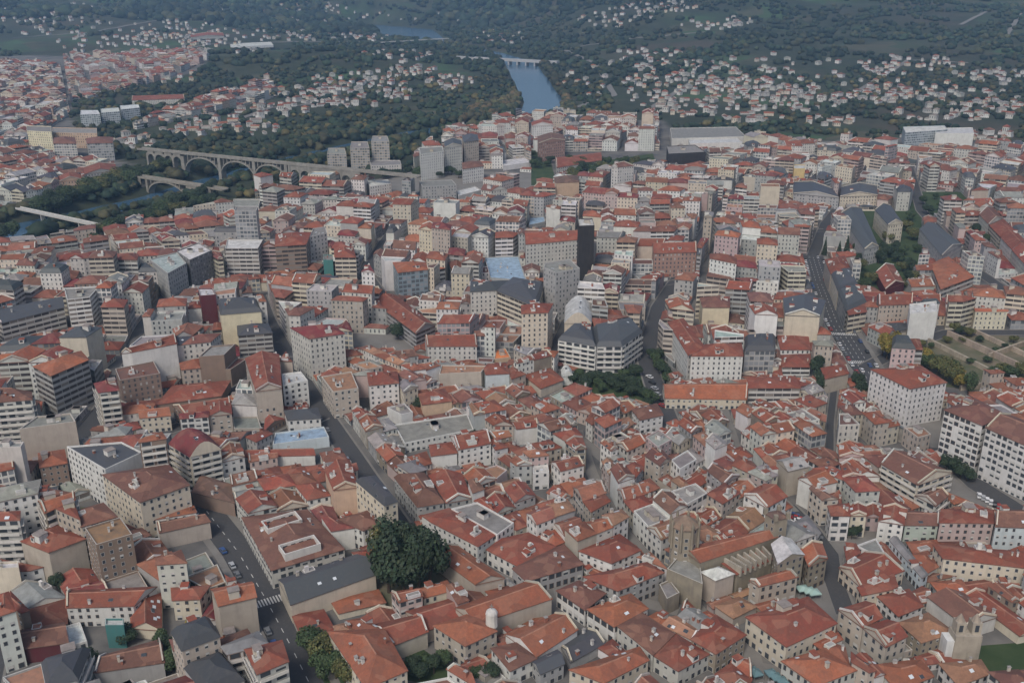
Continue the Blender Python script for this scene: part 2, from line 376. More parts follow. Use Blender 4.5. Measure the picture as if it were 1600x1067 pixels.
# ---- windows: unit meshes, shared, scaled per use (x along the wall, -y outward)
def win_mesh(kind, fc):
    m = MB(); a = .09
    m.box(-.5, -.05, 0, -.5 + a, 0, 1, 'paint', fc); m.box(.5 - a, -.05, 0, .5, 0, 1, 'paint', fc)
    m.box(-.5 + a, -.05, 0, .5 - a, 0, .06, 'paint', fc); m.box(-.5 + a, -.05, .94, .5 - a, 0, 1, 'paint', fc)
    if kind == 1: m.box(-.5 + a, -.035, .5, .5 - a, -.001, .94, 'paint', (.5, .49, .46)); m.box(-.5 + a, -.025, .06, .5 - a, -.001, .499, 'glass', fc)
    else:
        m.box(-.5 + a, -.025, .06, .5 - a, -.001, .94, 'glass', fc)
    return m.mesh('window')
WIN = None
BALC = {}
def windows(root, P, org, z0, floors, style, h, cap=100):
    global WIN
    if WIN is None: WIN = [win_mesh(0, (.42, .41, .39)), win_mesh(0, (.12, .08, .06)), win_mesh(1, (.42, .41, .38)), win_mesh(0, (.24, .23, .22))]
    w0 = random.choice([0, 0, 1, 3]); k = 0; fh = h / floors
    for i in range(len(P)):
        L = elen(P, i)
        if L < 2.4 or not facing(P, i): continue
        a, b = P[i], P[(i + 1) % len(P)]; ang = math.atan2(b[1] - a[1], b[0] - a[0]); dx, dy = math.cos(ang), math.sin(ang)
        if style == 'B':
            for f in range(1, floors):
                m = MB(); z = z0 + f * fh; o = .15
                ax = (a[0] - org[0], a[1] - org[1], dx, dy); w = jit((.6, .58, .53), .06)
                m.box(.4, -1.1, z - .1, L - .4, -.01, z + .1, 'wall', w, ax); m.box(.4, -1.1, z + .104, L - .4, -.98, z + 1.0, 'wall', w, ax)
                m.build('balcony', root)
        n = max(1, int(L / (2.5 if style != 'B' else 3.6))); cell = L / n
        for f in range(floors):
            for c in range(n):
                if k >= cap: return
                if R() < .06: continue
                s = (min(1.25, cell * .4), fh * .5) if style == 'W' else (cell * .8, fh * .62)
                if f == 0: s = (cell * .62, fh * .66)
                t = (c + .5) * cell; z = z0 + f * fh + (.27 if f else .05) * fh
                o = bpy.data.objects.new('window', random.choice([WIN[w0], WIN[w0], WIN[2]])); COL.objects.link(o); o.parent = root
                o.location = (a[0] + dx * t - org[0] + dy * .012, a[1] + dy * t - org[1] - dx * .012, z); o.rotation_euler = (0, 0, ang); o.scale = (s[0], 1, s[1]); k += 1
NB = [0]
def building(name, P, h, floors, style, wcol, roof, rcol, extras=(), root=None, wing=False, z0=0.0, fine=False, label=None, cat=None, group=None):
    """one building: an Empty at its foot with walls, roof and the pieces on it as meshes of their own"""
    P = ccw(P); c = cen(P)
    if root is None:
        root = tag(empty(name, (*c, z0)), label, cat, group)
    org = (root.location.x, root.location.y, root.location.z)
    Q = [(p[0] - org[0], p[1] - org[1]) for p in P]; 
    W, T = MB(), MB()
    # facing() needs world coordinates, so build in world and shift
    fs = shell(W, T, P, z0, h, floors, style, wcol, roof, rcol, fine and style in 'WBG')
    for m in (W, T): m.v = [(v[0] - org[0], v[1] - org[1], v[2] - org[2]) for v in m.v]
    w = W.build('wing' if wing else 'wall', root); par = w if wing else root
    T.build('roof', par)
    for code in extras:
        nm, fn = EXTRA[code]; m = MB(); fn(m, max(fs, key=lambda f: abs(area(f)) * U(.5, 1)))
        m.v = [(v[0] - org[0], v[1] - org[1], v[2] - org[2]) for v in m.v]; m.build(nm, par)
    if fine and style in 'WBG': windows(par, P, org, z0 - org[2], floors, style, h)
    return root, fs
# ---------------------------------------------------------------- terrain, river
WZ = -6.0
RIV = [gp(*q, WZ) for q in ((-420, 470), (-180, 420), (0, 366), (110, 343), (235, 315), (330, 286), (430, 259), (530, 236), (660, 208), (760, 194), (838, 182), (850, 160), (826, 120), (812, 98), (770, 82), (705, 70), (645, 58), (632, 48), (560, 40))]
RW = [30, 30, 25, 23, 22, 23, 24, 26, 25, 25, 27, 32, 34, 34, 18, 12, 85, 95, 80]
def river_dist(X, Y):
    d = np.full(X.shape, 1e9)
    for (a, b), w0, w1 in zip(zip(RIV, RIV[1:]), RW, RW[1:]):
        dx, dy = b[0] - a[0], b[1] - a[1]; t = np.clip(((X - a[0]) * dx + (Y - a[1]) * dy) / (dx * dx + dy * dy), 0, 1)
        d = np.minimum(d, np.hypot(X - a[0] - t * dx, Y - a[1] - t * dy) - (w0 + (w1 - w0) * t))
    return d
def sst(x, a, b): t = np.clip((x - a) / (b - a), 0, 1); return t * t * (3 - 2 * t)
def wav(X, Y, s, ph): return np.sin(X / s + ph + .7 * np.sin(Y / s * 1.3 + ph * 2)) * np.cos(Y / s * .9 - ph + .6 * np.sin(X / s * .8))
def height(X, Y):
    X = np.asarray(X, float); Y = np.asarray(Y, float); d = river_dist(X, Y)
    rd = np.clip(d, 0, 1e9)
    hr = .062 * np.clip(Y - 1680, 0, None) * sst(rd, 20, 500) * sst(X, -150, 250) + 55 * sst(Y, 1900, 3400) * sst(X, 500, 1900)
    hl = .055 * np.clip(Y - 2300, 0, None) * (1 - sst(X, -350, 0)) * sst(rd, 30, 500)
    hm = .13 * np.clip(Y - 3250, 0, None)
    ridge = 34 * np.exp(-((X + 430) / 330) ** 2 - ((Y - 2060) / 190) ** 2) * sst(rd, 60, 250)
    n = (14 * wav(X, Y, 170, .3) + 7 * wav(X, Y, 71, 1.9) + 30 * wav(X, Y, 420, 4.0)) * sst(Y, 1750, 2900) * sst(rd, 30, 400)
    z = np.maximum(np.maximum(hr, hl), hm) + ridge + n * .8
    z = np.maximum(z, -2.0 * sst(Y, 700, 900))
    return z * sst(rd, 0, 60) - 9.0 * (1 - sst(d, -8, 12))
def hz(x, y): return float(height(np.array([x]), np.array([y]))[0])
def ray_ground(x, y):
    a, b, c = ray(x, y); t = 900 * 1.004 ** np.arange(560)
    f = CAMH + c * t < height(a * t, b * t); k = int(np.argmax(f))
    return (a * t[k], b * t[k]) if f[k] else None
TOWN = [[(-400, 1300), (-400, 440), (0, 398), (180, 388), (400, 312), (560, 290), (640, 262), (800, 190), (1030, 188), (1060, 205), (1250, 222), (1420, 215), (1700, 232), (2000, 1300)],
        [(-300, 352), (70, 322), (190, 288), (215, 262), (150, 238), (110, 185), (120, 150), (330, 118), (322, 96), (-300, 90)]]
TOWN = [[gp(*p) for p in t] for t in TOWN]
def pip(P, X, Y):
    r = np.zeros(X.shape, bool)
    for (a, b), (c, d) in zip(P, P[1:] + P[:1]):
        with np.errstate(divide='ignore', invalid='ignore'):
            r ^= ((b > Y) != (d > Y)) & (X < (c - a) * (Y - b) / (d - b) + a)
    return r
def terrain():
    xs = np.concatenate([np.arange(-4200, -1000, 60), np.arange(-1000, 1000, 11), np.arange(1000, 4201, 60)])
    ys = np.concatenate([np.arange(100, 1700, 11), np.arange(1700, 3500, 24), np.arange(3500, 7001, 80)])
    X, Y = np.meshgrid(xs, ys); Z = height(X, Y); ny, nx = X.shape
    me = bpy.data.meshes.new('ground'); v = np.stack([X, Y, Z], -1).reshape(-1, 3).astype(np.float32)
    me.vertices.add(len(v)); me.vertices.foreach_set('co', v.ravel())
    i = np.arange((ny - 1) * (nx - 1)); r, c = i // (nx - 1), i % (nx - 1); q = r * nx + c
    f = np.stack([q, q + 1, q + nx + 1, q + nx], -1).astype(np.int32)
    me.loops.add(f.size); me.loops.foreach_set('vertex_index', f.ravel()); me.polygons.add(len(f)); me.polygons.foreach_set('loop_start', np.arange(len(f), dtype=np.int32) * 4)
    me.polygons.foreach_set('use_smooth', np.ones(len(f), bool))
    me.update(calc_edges=True)
    zone = (pip(TOWN[0], X, Y) | pip(TOWN[1], X, Y)).astype(np.float32)
    a = me.color_attributes.new('Col', 'FLOAT_COLOR', 'POINT'); cc = np.ones((zone.size, 4), np.float32); cc[:, 0] = cc[:, 1] = cc[:, 2] = zone.ravel()
    a.data.foreach_set('color', cc.ravel()); me.materials.append(MATS['ground'])
    o = bpy.data.objects.new('ground', me); COL.objects.link(o); tag(o, kind='structure')
    m = MB()
    L, Rr = [], []
    for k, p in enumerate(RIV):
        a, b = RIV[max(0, k - 1)], RIV[min(len(RIV) - 1, k + 1)]; dx, dy = b[0] - a[0], b[1] - a[1]; l = math.hypot(dx, dy); w = RW[k] + 14
        L.append((p[0] - dy / l * w, p[1] + dx / l * w, WZ)); Rr.append((p[0] + dy / l * w, p[1] - dx / l * w, WZ))
    for k in range(len(RIV) - 1): m.face([L[k], Rr[k], Rr[k + 1], L[k + 1]][::-1], 'water', (0, 0, 0))
    tag(m.build('river'), kind='structure')
terrain()
# ---------------------------------------------------------------- streets (photo pixels on the ground, half width in metres)
STREETS = [("road", 5.6, 1, [(505, 1110), (455, 1010), (415, 935), (372, 862), (318, 792), (292, 756)]),
 ("road", 4.6, 0, [(655, 872), (618, 815), (556, 722), (500, 640), (452, 562), (418, 500), (404, 462)]),
 ("road", 4.5, 0, [(118, 690), (160, 640), (205, 570), (262, 490), (312, 432), (345, 400)]),
 ("road", 7.4, 1, [(1400, 640), (1352, 575), (1308, 505), (1282, 440), (1270, 400)]),
 ("road", 4.8, 0, [(1048, 668), (1022, 600), (1008, 555), (1030, 480), (1070, 420), (1110, 350), (1160, 288), (1200, 262)]),
 ("road", 4.4, 0, [(862, 566), (890, 500), (915, 440), (925, 380)]),
 ("road", 4.6, 0, [(600, 470), (572, 430), (600, 380), (640, 330)]),
 ("road", 3.2, 0, [(1322, 960), (1300, 900), (1296, 866), (1268, 828), (1230, 790)]),
 ("road", 4.0, 0, [(1270, 400), (1290, 350), (1330, 300)]),
 ("lane", 2.0, 0, [(832, 624), (885, 668), (950, 722), (1012, 766), (1060, 800)]),
 ("lane", 1.6, 0, [(902, 672), (925, 740), (962, 812), (990, 848), (1040, 900), (1100, 960)]),
 ("road", 1.6, 0, [(1296, 722), (1297, 660), (1303, 610), (1290, 575)]),
 ("lane", 2.0, 0, [(1312, 968), (1330, 1030), (1420, 1060)]),
 ("lane", 1.8, 0, [(865, 880), (880, 935), (960, 1000), (1040, 1075)]),
 ("lane", 1.8, 0, [(1165, 985), (1180, 1040), (1230, 1090)]),
 ("lane", 1.6, 0, [(690, 870), (790, 905), (870, 900), (960, 930), (1060, 955)]),
 ("lane", 1.6, 0, [(1130, 640), (1150, 700), (1200, 760), (1240, 800)]),
 ("lane", 1.5, 0, [(720, 700), (800, 760), (880, 800), (930, 850)]),
 ("lane", 1.6, 0, [(560, 660), (680, 680), (800, 700)]),
 ("lane", 1.5, 0, [(1000, 680), (1080, 740), (1180, 790)]),
 ("road", 4.0, 0, [(-30, 1110), (-5, 1000), (-40, 930)]),
 ("road", 4.0, 0, [(130, 690), (250, 700), (330, 700), (420, 690), (505, 650)]),
 ("road", 4.2, 0, [(400, 590), (300, 660), (180, 700)]),
 ("road", 3.6, 0, [(450, 562), (560, 566), (700, 560), (860, 566)]),
 ("road", 3.6, 0, [(600, 470), (700, 450), (800, 470), (890, 500)]),
 ("road", 3.6, 0, [(925, 440), (1000, 450), (1060, 440)]),
 ("road", 3.6, 0, [(1060, 440), (1160, 470), (1290, 470)]),
 ("road", 3.6, 0, [(404, 462), (480, 450), (572, 440)]),
 ("road", 3.6, 0, [(640, 340), (760, 345), (925, 380)]),
 ("road", 3.6, 0, [(1110, 350), (1200, 365), (1290, 360)]),
 ("road", 5, 0, [(1465, 700), (1530, 760), (1640, 830)]),
 ("road", 4.6, 0, [(1330, 300), (1345, 280), (1420, 262), (1600, 262)]),
 ("road", 4.2, 0, [(1420, 262), (1440, 330), (1520, 420), (1640, 500)]),
 ("road", 4, 0, [(1352, 575), (1420, 540), (1480, 520), (1640, 520)]),
 ("road", 4, 0, [(925, 310), (1020, 300), (1110, 290), (1160, 288)]),
 ("road", 4, 0, [(640, 330), (660, 300), (760, 300), (925, 310)])]
OPEN = [[(1385, 668), (1480, 640), (1465, 700), (1400, 690)], [(1462, 745), (1475, 715), (1610, 790), (1610, 830), (1480, 780)], [(880, 612), (880, 590), (1005, 575), (1030, 618), (1040, 640), (960, 625)],
        [(1010, 560), (1030, 555), (1060, 595), (1040, 602)], [(1280, 860), (1300, 830), (1380, 830), (1392, 855), (1310, 880)], [(1175, 1110), (1170, 1030), (1215, 1040), (1280, 1110)], [(1225, 935), (1290, 905), (1315, 950), (1310, 985), (1280, 960)],
        [(582, 945), (575, 880), (640, 840), (690, 870), (700, 930), (620, 955)], [(625, 1060), (640, 1000), (700, 1040), (720, 1080)], [(470, 1000), (510, 990), (560, 1075), (520, 1090)], [(1520, 1100), (1510, 1010), (1640, 1000), (1660, 1090)],
        [(1340, 450), (1330, 410), (1400, 380), (1440, 420), (1400, 460)], [(1440, 600), (1420, 530), (1500, 515), (1620, 530), (1620, 620), (1500, 600)], [(1276, 612), (1280, 580), (1288, 580), (1290, 612)],
        [(1420, 330), (1430, 300), (1500, 300), (1530, 330), (1500, 345)], [(890, 292), (900, 258), (1020, 240), (1030, 270)], [(540, 520), (640, 525), (650, 560), (555, 560)], [(240, 1050), (245, 1000), (310, 985), (315, 1040)], [(70, 830), (110, 790), (200, 800), (170, 850)],
        [(560, 288), (640, 268), (830, 270), (840, 300), (600, 305)], [(640, 266), (660, 258), (700, 262), (720, 266)], [(1320, 352), (1310, 330), (1440, 330), (1440, 420), (1370, 420)], [(870, 290), (860, 250), (830, 235), (830, 290)]]
OB = Obst()
def strip(pts, hw):
    o = []
    for a, b in zip(pts, pts[1:]):
        dx, dy = b[0] - a[0], b[1] - a[1]; l = math.hypot(dx, dy); nx, ny = -dy / l * hw, dx / l * hw; ex, ey = dx / l * hw * .6, dy / l * hw * .6
        o.append([(a[0] - nx - ex, a[1] - ny - ey), (b[0] - nx + ex, b[1] - ny + ey), (b[0] + nx + ex, b[1] + ny + ey), (a[0] + nx - ex, a[1] + ny - ey)])
    return o
def ribbon(m, pts, o0, o1, z, mat):
    """a strip between two offsets of a polyline, mitred at its bends"""
    S = []
    for k, p in enumerate(pts):
        a, b = pts[max(0, k - 1)], pts[min(len(pts) - 1, k + 1)]; dx, dy = b[0] - a[0], b[1] - a[1]; l = math.hypot(dx, dy); S.append((p, -dy / l, dx / l))
    for (p, nx, ny), (q, mx, my) in zip(S, S[1:]):
        m.face([(p[0] + nx * o0, p[1] + ny * o0, z), (q[0] + mx * o0, q[1] + my * o0, z), (q[0] + mx * o1, q[1] + my * o1, z), (p[0] + nx * o1, p[1] + ny * o1, z)][::1 if o0 > o1 else -1], mat, (.5, .5, .5))
SPTS = []
roads, walks, marks = MB(), MB(), MB()
for k, (nm, hw, big, px) in enumerate(STREETS):
    pts = [gp(*p) for p in px]; SPTS.append(pts); zo = .03 + .004 * k
    for q in strip(pts, hw + (2.6 if big else .9)): OB.add(q)
    if nm == 'lane': ribbon(walks, pts, hw + .9, -hw - .9, zo, 'paving'); continue
    ribbon(roads, pts, hw, -hw, zo, 'asphalt')
    sw = 2.6 if big else .9
    for s in (1, -1):
        ribbon(walks, pts, s * hw, s * (hw + sw), zo + .13, 'paving')
        E = []      # the kerb face between the carriageway and the raised pavement
        for i, p in enumerate(pts):
            a, b = pts[max(0, i - 1)], pts[min(len(pts) - 1, i + 1)]; l = math.hypot(b[0] - a[0], b[1] - a[1]); E.append((p[0] - (b[1] - a[1]) / l * s * hw, p[1] + (b[0] - a[0]) / l * s * hw))
        for p, q in zip(E, E[1:]): walks.face([(*p, zo - .02), (*q, zo - .02), (*q, zo + .13), (*p, zo + .13)], 'paving', (.5, .5, .5))
    if big:
        for a, b in zip(pts, pts[1:]):
            L = math.hypot(b[0] - a[0], b[1] - a[1]); u = ((b[0] - a[0]) / L, (b[1] - a[1]) / L); t = 2
            while t < L - 3:
                for off in ((0,) if hw < 6 else (-3, 0, 3)):
                    c = (a[0] + u[0] * t - u[1] * off, a[1] + u[1] * t + u[0] * off); w = .12
                    marks.face([(c[0] - u[1] * -w, c[1] + u[0] * -w, zo + .02), (c[0] + u[0] * 2.5 - u[1] * -w, c[1] + u[1] * 2.5 + u[0] * -w, zo + .02), (c[0] + u[0] * 2.5 - u[1] * w, c[1] + u[1] * 2.5 + u[0] * w, zo + .02), (c[0] - u[1] * w, c[1] + u[0] * w, zo + .02)], 'marking', (0, 0, 0))
                t += 6
def zebra(x, y, k, hw):
    a, b = SPTS[k][0], SPTS[k][-1]; c = gp(x, y); j = min(range(len(SPTS[k]) - 1), key=lambda i: math.hypot(lerp(SPTS[k][i], SPTS[k][i + 1], .5)[0] - c[0], lerp(SPTS[k][i], SPTS[k][i + 1], .5)[1] - c[1]))
    a, b = SPTS[k][j], SPTS[k][j + 1]; L = math.hypot(b[0] - a[0], b[1] - a[1]); u = ((b[0] - a[0]) / L, (b[1] - a[1]) / L); o = -hw + .5
    while o < hw - .5:
        q = [(c[0] + u[0] * s - u[1] * r, c[1] + u[1] * s + u[0] * r, .03 + .004 * k + .025) for s, r in ((-2, o), (2, o), (2, o + .5), (-2, o + .5))]
        marks.face(q, 'marking', (0, 0, 0)); o += 1.0
def lerp(a, b, t): return tuple(a[i] + (b[i] - a[i]) * t for i in range(len(a)))
zebra(416, 940, 0, 5.6); zebra(1318, 522, 3, 7.4); zebra(1345, 566, 3, 7.4); zebra(300, 768, 0, 5.6)
tag(roads.build('road'), kind='structure'); tag(walks.build('pavement'), kind='structure'); tag(marks.build('road_marking'), kind='structure')
GREEN = {9: 'lawn', 10: 'lawn', 11: 'lawn', 7: 'earth', 8: 'lawn', 2: 'lawn', 12: 'earth', 14: 'lawn', 15: 'lawn', 16: 'paving', 17: 'lawn', 18: 'earth', 20: 'lawn', 21: 'lawn', 22: 'lawn', 3: 'lawn'}
for mt, nm in (('paving', 'square'), ('lawn', 'lawn'), ('earth', 'bare_ground')):
    m = MB()
    for k, q in enumerate(OPEN):
        if GREEN.get(k, 'paving') == mt: m.face([(*p, .012 + .003 * k) for p in ccw(hull([gp(*p) for p in q]))], mt, (0, 0, 0))
    tag(m.build(nm), kind='structure')
for k, q in enumerate(OPEN): OB.add([gp(*p) for p in q])

def draped(name, px, hw, mat):
    """a road laid over the hills"""
    m = MB(); pts = []
    for a, b in zip(px, px[1:]):
        for k in range(14):
            g = ray_ground(*lerp(a, b, k / 14))
            if g: pts.append(g)
    S = []
    for k in range(len(pts)):
        a, b = pts[max(0, k - 2)], pts[min(len(pts) - 1, k + 2)]; l = math.hypot(b[0] - a[0], b[1] - a[1]) or 1; nx, ny = -(b[1] - a[1]) / l * hw, (b[0] - a[0]) / l * hw; p = pts[k]
        S.append(((p[0] + nx, p[1] + ny, hz(p[0] + nx, p[1] + ny) + .7), (p[0] - nx, p[1] - ny, hz(p[0] - nx, p[1] - ny) + .7)))
    for (a, b), (c, d) in zip(S, S[1:]): m.face([b, d, c, a], mat, (.3, .3, .3))
    tag(m.build(name), kind='structure'); return pts
HILLROAD = [draped('road', q, 5, 'paving') for q in ([(890, 172), (960, 150), (930, 100), (880, 78), (980, 62), (1120, 50)], [(1010, 175), (1080, 130), (1180, 140), (1330, 150), (1420, 95), (1520, 100)], [(330, 205), (420, 170), (480, 165), (560, 120)], [(180, 100), (330, 70), (480, 66), (600, 66)], [(20, 60), (140, 52), (260, 30), (420, 35)], [(1500, 40), (1560, 10), (1590, 30), (1570, 60)])]
